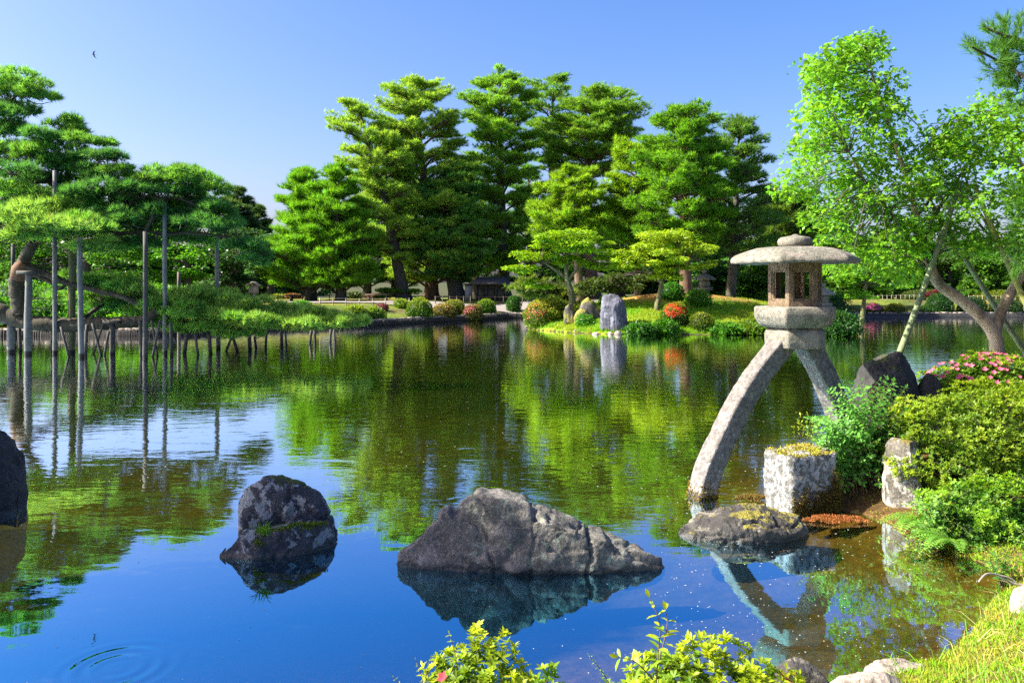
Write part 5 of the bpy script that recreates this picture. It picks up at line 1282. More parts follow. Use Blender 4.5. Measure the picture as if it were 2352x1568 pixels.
leafy('maple_tree', 'light green maple drooping over the right tip of the island', [(1975, 735), (1985, 690), (1990, 650)], 33.5,
      [(1950, 600, 50, 26), (2010, 590, 50, 26), (2060, 610, 50, 24), (1990, 640, 60, 24), (2050, 655, 44, 20), (1930, 650, 40, 22), (1975, 680, 40, 16), (2085, 580, 40, 22)], 0.11, (0.10, 0.24, 0.014), bark='bark_green', seed=411, L=0.14, w=0.08, dens=1.4, sub=7, flat=0.35)
# a pine outside the picture on the left: its crown keeps the sun off the rocks in the near water
def shade_pine():
    rng = np.random.default_rng(420); base = np.array((-9.6, 2.6, 0.4))
    root = thing('pine_tree', 'pine leaning over the near water from the left, beyond the black boulder', 'tree', base)
    tr = MB(); q = smooth_path([base, (-9.5, 3.2, 1.8), (-9.1, 4.4, 3.4), (-8.7, 5.6, 5.0), (-8.5, 6.2, 6.6)], 5); tube(tr, q, np.linspace(0.2, 0.07, len(q)), 9)
    cr = MB()
    for k in range(130):
        c = np.array([-8.5, 6.0, 5.1]) + sphere_dirs(1, rng, -1)[0] * rng.uniform(0.4, 1) ** 0.5 * np.array([1.4, 2.6, 1.9])
        s0 = q[int(np.argmin(np.linalg.norm(q - c, axis=1)))]; tube(tr, np.array([s0, c]), [0.03, 0.012], 5, cap=False)
        pad_tufts(cr, c, (0.55, 0.55, 0.25), 130, 8, 0.16, 0.022, G_MID, rng)
    tr.build('trunk', M['bark_dark'], root, smooth=True); cr.build('crown', M['needle'], root)
shade_pine()

# ------------------------------------------------------------------ garden furniture on the far bank
def wall_edging():
    pts = [np.array((x, y, 0)) for x, y in [(-34, 30.5)] + FAR]
    q = smooth_path(pts, 10); t = nrm(np.gradient(q, axis=0)); s = np.stack((-t[:, 1], t[:, 0], t[:, 2]), 1)
    mb = MB(); rng = np.random.default_rng(5); rows = []
    for off, z in ((-0.06, -0.5), (-0.06, 0.2), (0.0, 0.24), (0.16, 0.24), (0.16, -0.3)):
        p = q + s * off; p[:, 2] = z; rows.append(p)
    R_ = np.stack(rows, 1); n, m = R_.shape[:2]; i, j = np.meshgrid(np.arange(n - 1), np.arange(m - 1), indexing='ij'); a = i * m + j
    mb.add(R_.reshape(-1, 3), np.stack((a, a + m, a + m + 1, a + 1), -1).reshape(-1, 4))
    root = thing('pond_edging', 'low dark edging of stakes and stone along the far bank of the pond', 'edging', (0, 45, 0))
    mb.build('wall', M['rock_black'], root)
    mb = MB()
    for k in range(0, len(q) - 1):
        for f in np.arange(0, 1, 0.12) if q[k, 0] < 2 else ():
            p = q[k] * (1 - f) + q[k + 1] * f - s[k] * 0.08
            tube(mb, np.array([p + np.array([0, 0, -.4]), p + np.array([0, 0, 0.2 + rng.uniform(-.03, .04)])]), 0.05, 5)
    o = mb.build('stakes', M['stake'], root); o['kind'] = 'stuff'
    mb = MB()
    for k in range(8, len(q) - 1):
        for f in (0.0, 0.33, 0.66):
            p = q[k] * (1 - f) + q[k + 1] * f + s[k] * 0.14
            box(mb, p + np.array([0, 0, 0.25]), (rng.uniform(.2, .42), 0.2, rng.uniform(.06, .14)), rz=math.atan2(t[k, 1], t[k, 0]) + rng.normal(0, .15))
    o = mb.build('coping', M['rock_pale'], root); o['kind'] = 'stuff'
wall_edging()
def fence(label, pts, hpost, step, mat, rails=(0.8,), r=0.03, group=None):
    q = np.array([hit(*p) for p in pts]); root = thing('fence', label, 'fence', q[0], group)
    L_ = np.concatenate(([0], np.cumsum(np.linalg.norm(np.diff(q, axis=0), axis=1)))); n = int(L_[-1] / step) + 1
    tt = np.linspace(0, L_[-1], n); p = np.stack([np.interp(tt, L_, q[:, k]) for k in range(3)], 1)
    p[:, 2] = H(p[:, 0], p[:, 1])
    for a in p:
        mb = MB(); tube(mb, np.array([a - (0, 0, .2), a + (0, 0, hpost)]), r, 6); mb.build('post', M[mat], root)
    for h in rails:
        mb = MB(); tube(mb, p + np.array([0, 0, h * hpost]), r * 0.55, 5); mb.build('rail', M[mat], root)
fence('low dark post and rail fence along the lawn under the twin pines', [(560, 694), (640, 692.5), (720, 691), (790, 690)], 0.42, 0.9, 'wood_brown', (0.85,))
fence('low pale fence before the gravel path behind the small pink azalea', [(735, 702), (800, 702), (870, 702), (940, 701)], 0.42, 0.75, 'wood_pale', (0.92, 0.4))
fence('low brown fence in front of the hut and the shaded pine', [(1000, 699), (1080, 698), (1150, 698), (1200, 698)], 0.5, 0.6, 'wood_brown', (0.9,))
fence('thin pale bamboo fence across the pond left of the slanting prop', [(1985, 692), (2060, 691), (2130, 691)], 0.4, 0.3, 'wood_pale', (0.9, 0.35), 0.02)
fence('thin pale bamboo fence across the pond at the right edge', [(2225, 692), (2290, 692), (2352, 692), (2400, 692)], 0.4, 0.3, 'wood_pale', (0.9, 0.35), 0.02)
def notice_board():
    b = hit(584, 694); k = b[1] / F; root = thing('notice_board', 'wooden notice board with a little gabled roof behind the low pine spur', 'notice board', b)
    zt = lambda y: CH - (y - YH) * k
    mb = MB(); box(mb, (b[0], b[1], (zt(672) + b[2] - .3) / 2), (0.13, 0.13, zt(672) - b[2] + .3)); mb.build('post', M['wood_pale'], root)
    mb = MB(); box(mb, (b[0], b[1] - .1, zt(664)), (0.46, 0.1, zt(656) - zt(674))); box(mb, (b[0] - .25, b[1] - .1, zt(664)), (0.05, .13, zt(655) - zt(675))); box(mb, (b[0] + .25, b[1] - .1, zt(664)), (0.05, .13, zt(655) - zt(675))); mb.build('panel', M['wood_pale'], root)
    mb = MB()
    for s in (-1, 1):
        c = np.array((b[0], b[1] - .08, zt(653)))
        V = [c + (0, -.3, .12), c + (s * .42, -.3, -.1), c + (s * .42, .3, -.1), c + (0, .3, .12)]; V = V + [v + np.array((0, 0, .05)) for v in V]
        mb.add(V, [(0, 1, 2, 3), (4, 7, 6, 5), (0, 4, 5, 1), (1, 5, 6, 2), (2, 6, 7, 3)])
    mb.build('roof', M['wood_pale'], root)
notice_board()
def bench(label, px, py):
    b = hit(px, py); root = thing('bench', label, 'bench', b, 'garden benches on the far lawn')
    mb = MB(); box(mb, b + (0, 0, .42), (1.5, .4, .06)); mb.build('seat', M['wood_brown'], root)
    for s in (-1, 1):
        mb = MB(); box(mb, b + (s * .55, 0, .17), (.08, .34, .44)); mb.build('leg', M['wood_brown'], root)
bench('wooden bench on the lawn beside the left twin pine', 690, 693)
bench('wooden bench on the lawn between the right twin pine and the ragged pine', 868, 692)
def hut():
    b = hit(1128, 691); k = b[1] / F; root = thing('wooden_hut', 'brown wooden hut with a grey roof between the grove trunks', 'hut', b)
    w_ = 70 * k; zt = lambda y: CH - (y - YH) * k
    mb = MB(); box(mb, (b[0], b[1] + 1.5, (b[2] + zt(652)) / 2), (w_, 2.6, zt(652) - b[2])); mb.build('wall', M['wood_dark'], root)
    for dx in (-.48, -.16, .16, .48):
        mb = MB(); box(mb, (b[0] + dx * w_, b[1] + .17, (b[2] + zt(652)) / 2), (.12, .1, zt(652) - b[2])); mb.build('pillar', M['wood_dark'], root)
    for dx in (-.32, 0, .32):
        mb = MB(); box(mb, (b[0] + dx * w_, b[1] + .185, (b[2] + zt(668)) / 2 + .1), (w_ * .24, .04, .75)); mb.build('panel', M['wood_dark'], root)
    mb = MB()
    for s in (-1, 1):
        c = np.array((b[0], b[1] + 1.5, zt(652)))
        V = [c + (-w_ * .62, s * 2.0, -.05), c + (w_ * .62, s * 2.0, -.05), c + (w_ * .5, 0, zt(640) - zt(652)), c + (-w_ * .5, 0, zt(640) - zt(652))]; V = V + [v + np.array((0, 0, .1)) for v in V]
        mb.add(V, [(0, 1, 2, 3), (4, 7, 6, 5), (0, 4, 5, 1), (1, 5, 6, 2), (2, 6, 7, 3), (3, 7, 4, 0)])
    mb.build('roof', M['thatch'], root)
    b2 = hit(1076, 691); r2 = thing('stone_marker', 'pale upright board with a small cap left of the wooden hut', 'marker', b2)
    mb = MB(); box(mb, b2 + (0, .3, .5), (.5, .14, 1.1)); mb.build('slab', M['wall_white'], r2)
    mb = MB(); box(mb, b2 + (0, .3, 1.1), (.7, .4, .1)); mb.build('cap', M['thatch'], r2)
hut()
def small_lantern(label, px, py, ytop, Y):
    b = on_ground(px, Y); k = Y / F; h = (CH - (ytop - YH) * k) - b[2]; root = thing('stone_lantern', label, 'stone lantern', b)
    def lathe(nm, prof):
        mb = MB(); tube(mb, np.array([b + (0, 0, z * h) for r, z in prof]), [r * h for r, z in prof], 6); mb.build(nm, M['granite'], root)
    lathe('base', [(.19, 0), (.19, .06), (.12, .08)]); lathe('shaft', [(.085, .08), (.075, .4), (.09, .5)]); lathe('platform', [(.1, .5), (.19, .55), (.19, .6)])
    lathe('light_chamber', [(.12, .6), (.12, .76)]); lathe('roof', [(.26, .76), (.25, .79), (.12, .87), (.06, .9)]); lathe('finial', [(.03, .9), (.06, .94), (.045, .98), (.005, 1.0)])
small_lantern('small grey stone lantern in the shade between the island pines', 1618, 660, 618, 43.0)
small_lantern('small stone lantern in the bushes right of the big lantern chamber', 1889, 690, 650, 40.0)
def bird():
    c = P(215, 125, 26); root = thing('bird', 'small dark swallow flying in the pale sky at the upper left', 'bird', c)
    mb = MB(); ax = nrm(np.array([[-.95, .1, .12]]))[0]
    q = np.array([c - ax * t for t in (-.075, -.06, -.03, .02, .06)]); tube(mb, q, [.003, .013, .018, .014, .004], 8); 
    mb.add([q[4], q[4] - ax * .09 + (0, .035, -.01), q[4] - ax * .05, q[4] - ax * .09 - (0, .035, .01)], [(0, 1, 2, 3)])
    mb.build('body', M['bird'], root, smooth=True)
    for s, d in ((1, (0.02, .05, -.11)), (-1, (.05, -.05, .09))):
        d = np.array(d); mb = MB(); r = c + np.array([0, s * .01, 0])
        V = [r - ax * -.03, r + d * .6 - ax * -.035, r + d * 1.15 - ax * .05, r + d * .55 - ax * .02, r - ax * .02]
        mb.add(V + [v + np.array((0, 0, .004)) for v in V], [(0, 1, 3, 4), (5, 9, 8, 6), (1, 2, 3, 3), (6, 8, 7, 7)][:2]); b0 = mb.n - 10
        mb.F.append(np.array([[1, 2, 3], [6, 8, 7]]) + b0); mb.C.append(np.full((2, 3), .5)); mb.build('wing', M['bird'], root)
bird()

# ------------------------------------------------------------------ plants on the near bank
def azalea(name, label, c, R, n, col, tip, seed, L=0.03, w=0.012, k=6, flowers=None, fl=0, fl_pos=None, fls=0.04, cat='azalea', twigs=30, zmin=-0.35, lump=0.1, fine=False, core=0.6, shade_core=0.35, stem_base=None):
    """azalea close to the camera: rosettes of narrow leaves on a lumpy dome, twigs inside"""
    rng = np.random.default_rng(seed); c = np.asarray(c, float); R = np.asarray(R, float)
    base = c.copy(); base[2] = float(H(np.array([c[0]]), np.array([c[1]]))[0])
    root = thing(name, label, cat, base)
    u = sphere_dirs(n, rng, zmin)
    f = 1 + lump * (np.sin(u[:, 0] * 7 + seed) * np.sin(u[:, 1] * 6 + 2) + .7 * np.sin(u[:, 2] * 8 + u[:, 0] * 5) + .5 * np.sin(u[:, 0] * 15 + seed * 2) * np.sin(u[:, 1] * 13 + u[:, 2] * 9)) - 0.22 * rng.random(n) ** 2.2 + 0.05 * rng.random(n) ** 6
    Pn = c + u * R * f[:, None]
    A = nrm(u * 0.7 + np.array([0, 0, 0.65]) + rng.normal(0, 0.22, (n, 3)))
    X, Yv, A = basis(A)
    ang = rng.uniform(0, 6.28, (n, 1)) + np.arange(k) * 2.4
    el = rng.uniform(0.15, 0.95, (n, k))
    D = (X[:, None] * np.cos(ang)[..., None] + Yv[:, None] * np.sin(ang)[..., None]) * np.cos(el)[..., None] + A[:, None] * np.sin(el)[..., None]
    D = nrm(D.reshape(-1, 3)); N = nrm(np.repeat(A, k, 0) + rng.normal(0, 0.2, (n * k, 3)))
    t = np.clip((f - 0.92) * 4 + rng.normal(0, 0.3, n), 0, 1)[:, None]
    C = jitter(col, n, rng, 0.2, 0.1) * (1 - t) + jitter(tip, n, rng, 0.15, 0.08) * t
    C = np.repeat(C, k, 0)
    mb = MB(); (fine_leaves if fine else leaves)(mb, np.repeat(Pn, k, 0), D, N, L * rng.uniform(.65, 1.25, n * k), w, C)
    mb.build('foliage', M['leaf'], root)
    tw = MB(); sb = base + np.array([0, 0, 0.02]) if stem_base is None else np.asarray(stem_base, float)
    for q in range(twigs):
        e = Pn[rng.integers(n)] - np.array([0, 0, L * .5]); s0 = sb + rng.normal(0, .04, 3) * np.array([1.5, 1.5, .3])
        md = s0 * .45 + e * .55 + rng.normal(0, R.mean() * .14, 3)
        tube(tw, smooth_path([s0, s0 * .7 + md * .3 + rng.normal(0, .02, 3), md, e], 4), np.linspace(0.012 if q < 8 else .006, 0.002, 13), 5, cap=False)
    if twigs: tw.build('twigs', M['wood_brown'], root)
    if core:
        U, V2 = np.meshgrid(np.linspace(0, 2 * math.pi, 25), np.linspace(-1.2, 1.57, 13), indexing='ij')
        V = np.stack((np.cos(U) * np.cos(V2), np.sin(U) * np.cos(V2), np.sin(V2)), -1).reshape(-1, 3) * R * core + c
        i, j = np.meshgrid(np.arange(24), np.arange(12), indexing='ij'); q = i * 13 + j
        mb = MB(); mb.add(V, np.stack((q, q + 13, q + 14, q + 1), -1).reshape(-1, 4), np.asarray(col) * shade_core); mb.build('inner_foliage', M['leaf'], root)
    pts = []
    if fl:
        uu = sphere_dirs(4000, rng, -0.1)
        if fl_pos is not None: uu = uu[fl_pos(uu)]
        pts = c + uu[:fl] * R * (1.14 if fine else 1.05); axs = nrm(uu[:fl] + np.array([0, -.3, .3]))
        fm = MB()
        for p, a in zip(pts, axs):
            X1, Y1, A1 = basis(a[None]); th = rng.uniform(0, 6.28) + np.arange(5) * 1.2566
            Dd = nrm((X1 * np.cos(th)[:, None] + Y1 * np.sin(th)[:, None]) * .9 + A1 * .45); S_ = fls * rng.uniform(.7, 1.15)
            leaves(fm, np.repeat(p[None], 5, 0), Dd, np.repeat(A1, 5, 0), S_ * .62, S_ * .48, jitter(flowers, 5, rng, .1, .05), -.1)
        fm.build('blossoms', M['petal'], root)
    return root
c = P(2300, 905, 9.0)
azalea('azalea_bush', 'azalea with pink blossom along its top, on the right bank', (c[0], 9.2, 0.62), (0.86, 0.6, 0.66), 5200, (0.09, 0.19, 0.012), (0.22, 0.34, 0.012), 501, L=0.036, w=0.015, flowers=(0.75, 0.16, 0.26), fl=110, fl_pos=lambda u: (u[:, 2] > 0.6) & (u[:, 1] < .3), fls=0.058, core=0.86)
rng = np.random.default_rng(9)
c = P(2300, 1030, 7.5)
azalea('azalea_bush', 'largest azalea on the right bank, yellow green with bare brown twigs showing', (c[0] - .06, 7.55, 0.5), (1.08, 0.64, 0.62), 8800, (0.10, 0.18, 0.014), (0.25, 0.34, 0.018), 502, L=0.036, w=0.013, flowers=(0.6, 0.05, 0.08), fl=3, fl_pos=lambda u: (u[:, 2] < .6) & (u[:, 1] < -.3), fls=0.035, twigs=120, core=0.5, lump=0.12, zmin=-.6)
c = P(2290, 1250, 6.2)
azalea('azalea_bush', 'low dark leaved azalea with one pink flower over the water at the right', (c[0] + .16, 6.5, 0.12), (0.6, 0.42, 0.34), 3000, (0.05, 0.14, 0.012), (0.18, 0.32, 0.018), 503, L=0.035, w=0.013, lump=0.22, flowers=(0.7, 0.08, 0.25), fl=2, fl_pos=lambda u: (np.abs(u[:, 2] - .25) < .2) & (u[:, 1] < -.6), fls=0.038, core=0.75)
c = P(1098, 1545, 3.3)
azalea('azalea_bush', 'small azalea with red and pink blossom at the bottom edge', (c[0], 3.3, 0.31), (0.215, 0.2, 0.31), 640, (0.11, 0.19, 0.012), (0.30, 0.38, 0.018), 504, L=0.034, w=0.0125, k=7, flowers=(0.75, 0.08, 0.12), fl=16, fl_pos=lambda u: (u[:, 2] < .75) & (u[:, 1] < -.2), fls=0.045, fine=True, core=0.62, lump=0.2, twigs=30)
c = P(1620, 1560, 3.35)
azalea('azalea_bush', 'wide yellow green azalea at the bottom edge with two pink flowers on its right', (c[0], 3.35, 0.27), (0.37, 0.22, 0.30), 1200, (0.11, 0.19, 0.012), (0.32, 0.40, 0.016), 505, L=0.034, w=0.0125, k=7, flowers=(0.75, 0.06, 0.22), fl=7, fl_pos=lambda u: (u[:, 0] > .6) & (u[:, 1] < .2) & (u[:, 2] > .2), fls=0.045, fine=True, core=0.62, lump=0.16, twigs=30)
c = P(1255, 1580, 3.2)
azalea('azalea_bush', 'smallest azalea sprig between the two bottom edge azaleas', (c[0], 3.2, 0.42), (0.075, 0.08, 0.16), 60, (0.10, 0.2, 0.012), (0.26, 0.38, 0.02), 506, L=0.034, w=0.0125, k=7, fine=True, core=0, twigs=12)
c = P(1400, 1600, 3.25)
azalea('azalea_bush', 'low azalea sprig left of the tall leafy stem at the bottom edge', (c[0], 3.25, 0.38), (0.10, 0.08, 0.12), 60, (0.10, 0.2, 0.012), (0.26, 0.38, 0.02), 507, L=0.034, w=0.0125, k=7, fine=True, core=0, twigs=12)

def stem_plant(name, label, stems, seed, L, w, col, cat, stem_col='bark_red', gap=0.05, per=2, fine=True, r=0.003, droop=0.1, lup=0.35, tipcol=None, group=None):
    """stems: lists of world points; leaves in pairs along each"""
    rng = np.random.default_rng(seed); root = thing(name, label, cat, stems[0][0], group)
    st = MB(); Pn = []; Dn = []; Nn = []; Ls = []; Cs = []
    for s in stems:
        q = smooth_path(np.asarray(s, float), 8); tube(st, q, np.linspace(r, r * .4, len(q)), 5, cap=False)
        d = np.concatenate(([0], np.cumsum(np.linalg.norm(np.diff(q, axis=0), axis=1)))); T = nrm(np.gradient(q, axis=0))
        tt = np.arange(d[-1] * .25, d[-1], gap); ph = rng.uniform(0, 6.28)
        for a, t in enumerate(tt):
            p = np.array([np.interp(t, d, q[:, k]) for k in range(3)]); tg = T[min(np.searchsorted(d, t), len(T) - 1)]
            X, Y_, _ = basis(tg[None])
            for b in range(per):
                an = ph + a * 1.57 + b * 2 * math.pi / per + rng.normal(0, .25)
                o = X[0] * math.cos(an) + Y_[0] * math.sin(an)
                Pn.append(p); Dn.append(o + tg * lup + np.array([0, 0, -droop]) + rng.normal(0, .12, 3)); Nn.append(tg + np.array([0, 0, .6]) + rng.normal(0, .2, 3)); Ls.append(L * rng.uniform(.6, 1.15) * (1.0 - .35 * t / d[-1]))
                Cs.append((np.asarray(col) if tipcol is None or rng.random() > t / d[-1] - .25 else np.asarray(tipcol)) * math.exp(rng.normal(0, .18)))
        Pn.append(q[-1]); Dn.append(T[-1]); Nn.append(np.array([0, -1, .3])); Ls.append(L * .5); Cs.append(np.asarray(col if tipcol is None else tipcol))
    mb = MB(); Ls = np.array(Ls)
    (fine_leaves if fine else leaves)(mb, np.array(Pn), nrm(np.array(Dn)), nrm(np.array(Nn)), Ls, Ls * w / L, np.array(Cs))
    st.build('stems', M[stem_col], root, smooth=True); mb.build('leaves', M['leaf'], root)
    return root
rng = np.random.default_rng(601); st = []
for k in range(250):
    bx = P(rng.uniform(1935, 2040), 1160, 7.75); bx[2] = rng.uniform(0.05, 0.3); bx[1] += rng.uniform(-.15, .25)
    tx = rng.uniform(1850, 2085); ty = 868 + 0.0052 * abs(tx - 2030) ** 1.9 * 0.55 + rng.uniform(0, 1) ** 1.3 * 250
    if tx < 1900: ty = max(ty, 960)
    e = P(tx, ty, 7.75 + rng.uniform(-.35, .35)); md = (bx + e) / 2 + np.array([-(e[0] - bx[0]) * .15, 0, .12])
    st.append([bx, md, e])
stem_plant('leafy_shrub', 'loose shrub with small oval green leaves and red stems by the lantern leg', st, 602, 0.074, 0.046, (0.09, 0.25, 0.05), 'shrub', gap=0.046, tipcol=(0.13, 0.32, 0.06))
st = []
for k in range(26):
    bx = P(rng.uniform(1900, 1960), 1120, 7.9); bx[2] = rng.uniform(0.25, 0.5)
    e = P(rng.uniform(1822, 1905), rng.uniform(935, 1035), 7.9 + rng.uniform(-.2, .3)); st.append([bx, (bx + e) / 2 + (0, 0, .05), e])
stem_plant('leafy_shrub', 'yellow green leafy sprays leaning out left of the red stemmed shrub', st, 603, 0.05, 0.024, (0.15, 0.26, 0.02), 'shrub', gap=0.045, tipcol=(0.26, 0.3, 0.02))
st = []
for k in range(60):
    bx = P(rng.uniform(2130, 2230), 1250, 6.5); bx[2] = rng.uniform(0.02, 0.2)
    e = P(rng.uniform(2085, 2260), rng.uniform(1120, 1290), 6.35 + rng.uniform(-.2, .3)); e[2] = max(e[2], 0.05); st.append([bx, (bx + e) / 2 + (0, 0, .08), e])
stem_plant('leafy_shrub', 'leafy green shrub overhanging the water below the upright mossy stone', st, 604, 0.055, 0.028, (0.065, 0.18, 0.025), 'shrub', stem_col='bark_green', gap=0.042, tipcol=(0.16, 0.3, 0.05))
for i, (x, y, Yb, n_, lab, c1, c2, L_) in enumerate([(2180, 1170, 6.75, 34, 'light green leafy shrub right of the upright mossy stone', (0.11, 0.27, 0.03), (0.2, 0.36, 0.05), .06), (2300, 1185, 6.7, 34, 'narrow leaved dark green plants under the largest azalea at the right edge', (0.05, 0.16, 0.02), (0.10, 0.24, 0.03), .055),
        (2140, 1265, 6.35, 26, 'yellow green weeds at the foot of the upright mossy stone', (0.17, 0.27, 0.03), (0.3, 0.36, 0.05), .04), (2345, 1300, 5.7, 26, 'dark leafy weeds at the right edge over the brown shallows', (0.05, 0.15, 0.02), (0.16, 0.3, 0.03), .045)]):
    rng = np.random.default_rng(640 + i); st = []
    for k in range(n_):
        b0 = P(x + rng.uniform(-60, 60), y + 40, Yb); b0[2] = float(H(np.array([b0[0]]), np.array([b0[1]]))[0]) + .01
        e = b0 + np.array([rng.normal(-.06, .12), rng.normal(-.05, .1), rng.uniform(.1, .3)]); st.append([b0, (b0 + e) / 2 + (0, 0, .05), e])
    stem_plant('leafy_shrub' if i != 2 else 'weeds', lab, st, 650 + i, L_, L_ * .48, c1, 'shrub', stem_col='bark_green', gap=.03, tipcol=c2)
def fern(label, base, n, L, seed):
    rng = np.random.default_rng(seed); root = thing('fern', label, 'fern', base, 'ferns along the right bank'); mb = MB()
    for k in range(n):
        a = rng.uniform(2.2, 4.6); d = np.array([math.cos(a), math.sin(a) * .7, 0]); l = L * rng.uniform(.7, 1.1)
        t = np.linspace(0, 1, 16); q = base + d * (l * t)[:, None] + np.array([0, 0, 1]) * (l * (.75 * t - .72 * t * t))[:, None]
        T = nrm(np.gradient(q, axis=0)); S = nrm(np.cross(T, (0, 0, 1)))
        for s in (-1, 1):
            leaves(mb, q[2:], nrm(S[2:] * s + T[2:] * .45), nrm(np.cross(S[2:], T[2:])), l * .22 * np.sin(np.linspace(.9, 3.0, 14)) + .006, .014, jitter((0.15, 0.3, 0.05), 14, rng, .1))
    mb.build('fronds', M['leaf'], root)
fern('pale fern with long fronds at the water below the upright mossy stone', P(2125, 1235, 6.6) * (1, 1, 0) + (0, 0, .12), 14, 0.4, 611)
fern('fern dipping to the water below the overhanging leafy shrub', P(2190, 1290, 6.1) * (1, 1, 0) + (0, 0, .14), 12, 0.34, 612)
b_ = P(1505, 1600, 3.15)
stem_plant('leafy_plant', 'tall single stem with yellow green oval leaves at the bottom edge', [[b_, P(1512, 1500, 3.15), P(1515, 1430, 3.15), P(1492, 1372, 3.15)], [P(1508, 1540, 3.15), P(1532, 1440, 3.17), P(1528, 1400, 3.17)], [P(1500, 1560, 3.15), P(1460, 1520, 3.12), P(1420, 1508, 3.1)]], 621, 0.078, 0.034, (0.2, 0.33, 0.03), 'plant', gap=0.045, r=0.003, tipcol=(0.32, 0.36, 0.02))
stem_plant('leafy_plant', 'thin upright sprig above the small red flowered azalea', [[P(1055, 1560, 3.3), P(1045, 1500, 3.3), P(1032, 1455, 3.3)]], 622, 0.032, 0.012, (0.28, 0.36, 0.02), 'plant', gap=0.028, per=3, r=0.002)
stem_plant('leafy_plant', 'twiggy olive sprig left of the small red flowered azalea', [[P(975, 1600, 3.25), P(968, 1550, 3.25), P(955, 1515, 3.25)], [P(975, 1600, 3.25), P(980, 1540, 3.25), P(990, 1510, 3.25)], [P(970, 1600, 3.25), P(920, 1570, 3.25), P(905, 1555, 3.25)]], 623, 0.024, 0.01, (0.2, 0.24, 0.04), 'plant', gap=0.024, per=2, r=0.002)
stem_plant('leafy_plant', 'young fern like shoot leaning left between the bottom edge azaleas', [[P(1405, 1580, 3.2), P(1385, 1545, 3.2), P(1352, 1503, 3.2)]], 624, 0.02, 0.008, (0.2, 0.36, 0.05), 'plant', gap=0.012, per=2, r=0.0025)

# dead grass spray and moss on the near bank
rng = np.random.default_rng(700)
def near_cover(n, poly, L, w, colA, colB, spread, name, mat='moss', arc=False):
    pts = np.array(poly, float); lo = pts.min(0); hi = pts.max(0)
    X = rng.uniform(lo[0], hi[0], n * 3); Yv = rng.uniform(lo[1], hi[1], n * 3); k = (sdf(pts, X, Yv) > 0) & (sdf(NEAR, X, Yv) > -0.03)
    X, Yv = X[k][:n], Yv[k][:n]; Z = h_near(X, Yv); m = len(X)
    pat = fbm(X, Yv, 5.0) + rng.normal(0, .3, m); C = np.where((pat > 0)[:, None], jitter(colA, m, rng, .2, .1), jitter(colB, m, rng, .25, .1))
    D = nrm(np.array([0, 0, 1]) + rng.normal(0, spread, (m, 3)) * (1, 1, .2)); mb = MB()
    Ln = L * rng.uniform(.5, 1.3, m)
    if arc:
        S = nrm(np.cross(D, rng.normal(size=(m, 3)))) * w; Pn = np.stack((X, Yv, Z), 1); ln = Ln[:, None]
        q = Pn + D * ln * .6; e = Pn + D * ln * .85 + nrm(D * (1, 1, 0) + 1e-6) * ln * .4 - np.array([0, 0, .15]) * ln
        V = np.stack((Pn - S, Pn + S, q + S * .7, q - S * .7, e), 1).reshape(-1, 3); b = np.arange(m)[:, None] * 5
        mb.add(V, b + np.array([[0, 1, 2, 3]]), C); b0 = mb.n - len(V); mb.F.append(b + np.array([[3, 2, 4]]) + b0); mb.C.append(C)
    else: blades(mb, np.stack((X, Yv, Z - .004), 1), D, Ln, w, C, rng)
    tag(mb.build(name, M[mat]), kind='stuff')
near_cover(60000, [(1.0, 3.3), (4.6, 3.3), (4.6, 6.4), (2.6, 6.4), (1.0, 4.4)], 0.03, 0.008, (0.15, 0.27, 0.012), (0.2, 0.22, 0.025), 0.5, 'moss')
near_cover(650, [(2.0, 3.3), (4.2, 3.3), (4.2, 5.4), (3.0, 5.2), (2.3, 4.3)], 0.16, 0.0022, (0.5, 0.4, 0.2), (0.45, 0.42, 0.12), 0.6, 'dry_grass', 'leaf', True)
near_cover(500, [(1.6, 3.6), (3.6, 3.6), (3.6, 6.3), (2.9, 6.0), (2.2, 4.6)], 0.14, 0.0025, (0.12, 0.28, 0.02), (0.2, 0.3, 0.03), 0.45, 'grass', 'leaf', True)
near_cover(9000, [(2.8, 5.6), (4.2, 5.6), (5.2, 8.6), (3.0, 8.6)], 0.03, 0.01, (0.1, 0.055, 0.02), (0.16, 0.16, 0.02), 0.8, 'fallen_needles')
# grass on the island and along its shore
n = 60000; X = rng.uniform(0.6, 15.3, n); Yv = rng.uniform(32.1, 38, n); d = sdf(ISL, X, Yv); k = (d > 0.05) & (d < 3.6 + rng.normal(0, .6, n)); X, Yv = X[k], Yv[k]; m = len(X)
pt = fbm(X, Yv, 1.3); tall = np.where(sdf(ISL, X, Yv) < .5, 1.8, 1.0)
mb = MB(); blades(mb, np.stack((X, Yv, h_isl(X, Yv)), 1), nrm(np.array([0, 0, 1]) + rng.normal(0, .45, (m, 3))), .085 * tall * rng.uniform(.5, 1.4, m), .03, np.where((pt > -.2)[:, None], jitter((0.14, 0.29, 0.012), m, rng, .2), jitter((0.22, 0.29, 0.02), m, rng, .2)), rng)
tag(mb.build('grass', M['leaf']), kind='stuff')
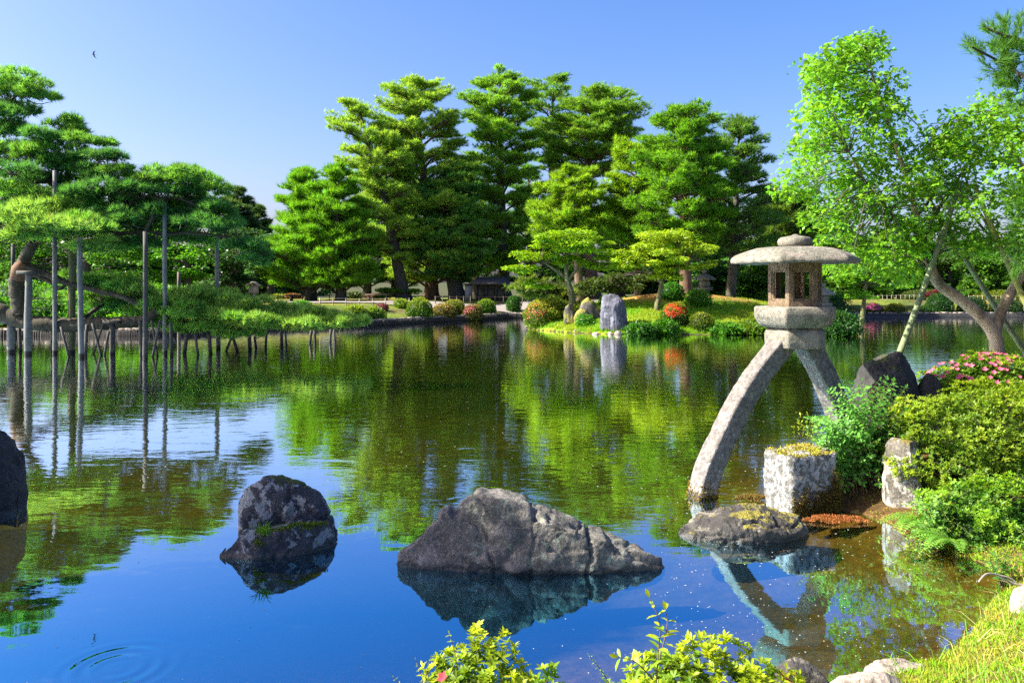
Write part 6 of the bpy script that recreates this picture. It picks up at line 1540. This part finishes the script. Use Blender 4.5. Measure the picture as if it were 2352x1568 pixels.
# mats of moss and fallen needles at the water by the stone block
def mat_patch(label, px, py, hw_, hd, col, seed, name='moss_mat', h=0.03):
    rng = np.random.default_rng(seed); x, y = at_water(px, py); root = thing(name, label, 'mat', (x, y, 0)); mb = MB(); n = 2600
    a = rng.uniform(0, 6.28, n); r = np.sqrt(rng.random(n)) * (1 + .2 * np.sin(a * 5 + seed)); Pn = np.stack((x + r * np.cos(a) * hw_, y + r * np.sin(a) * hd, 0.004 + h * np.sqrt(np.clip(1 - (r / 1.2) ** 2, 0, 1))), 1)
    blades(mb, Pn, nrm(np.array([0, 0, .5]) + rng.normal(0, .8, (n, 3)) * (1, 1, .4)), .03, .012, jitter(col, n, rng, .35, .15), rng); mb.build('moss', M['moss'], root)
mat_patch('small raft of green moss and brown needles left of the stone block', 1728, 1152, .16, .07, (0.14, 0.10, 0.03), 801, h=.05)
mat_patch('rusty mat of fallen needles at the right foot of the stone block', 1920, 1196, .26, .10, (0.22, 0.085, 0.03), 802, 'needle_mat', .015)
def twig():
    root = thing('dry_twig', 'pale curved dry twig arching over the brown shallows', 'twig', P(2310, 1345, 5.4) * (1, 1, 0) + (0, 0, .1)); mb = MB()
    tube(mb, smooth_path([P(2352, 1345, 5.4), P(2318, 1336, 5.4), P(2290, 1320, 5.35), P(2265, 1318, 5.3), P(2248, 1335, 5.25)], 5), np.linspace(.012, .005, 21), 6)
    tube(mb, smooth_path([P(2340, 1342, 5.4), P(2318, 1326, 5.4), P(2285, 1318, 5.4)], 5), np.linspace(.008, .003, 11), 5)
    mb.build('stick', M['wood_pale'], root, smooth=True)
twig()
# specks of pollen and petals adrift
rng = np.random.default_rng(900); n = 1300
py = 870 + 700 * rng.random(n); px = np.where(rng.random(n) < .45, rng.uniform(1500, 2352, n), rng.uniform(0, 2352, n))
Yv = F * CH / (py - YH); X = (px - CX) / F * Yv; k = (sdf(NEAR, X, Yv) < -.05) & (rng.random(n) < np.where((px < 1500) & (py > 1200), .35, 1)); X, Yv = X[k], Yv[k]; m = len(X)
r = rng.uniform(.002, .0055, m) * np.clip(Yv / 6, .8, 1.5) ; a = rng.uniform(0, 6.28, (m, 1)) + np.arange(6) * math.pi / 3
V = np.stack((X[:, None] + r[:, None] * np.cos(a) * rng.uniform(.7, 1.4, (m, 1)), Yv[:, None] + r[:, None] * np.sin(a), np.full((m, 6), .003)), -1).reshape(-1, 3)
mb = MB(); mb.add(V, np.arange(m * 6).reshape(m, 6)); tag(mb.build('floating_petals', M['petal_float']), kind='stuff')
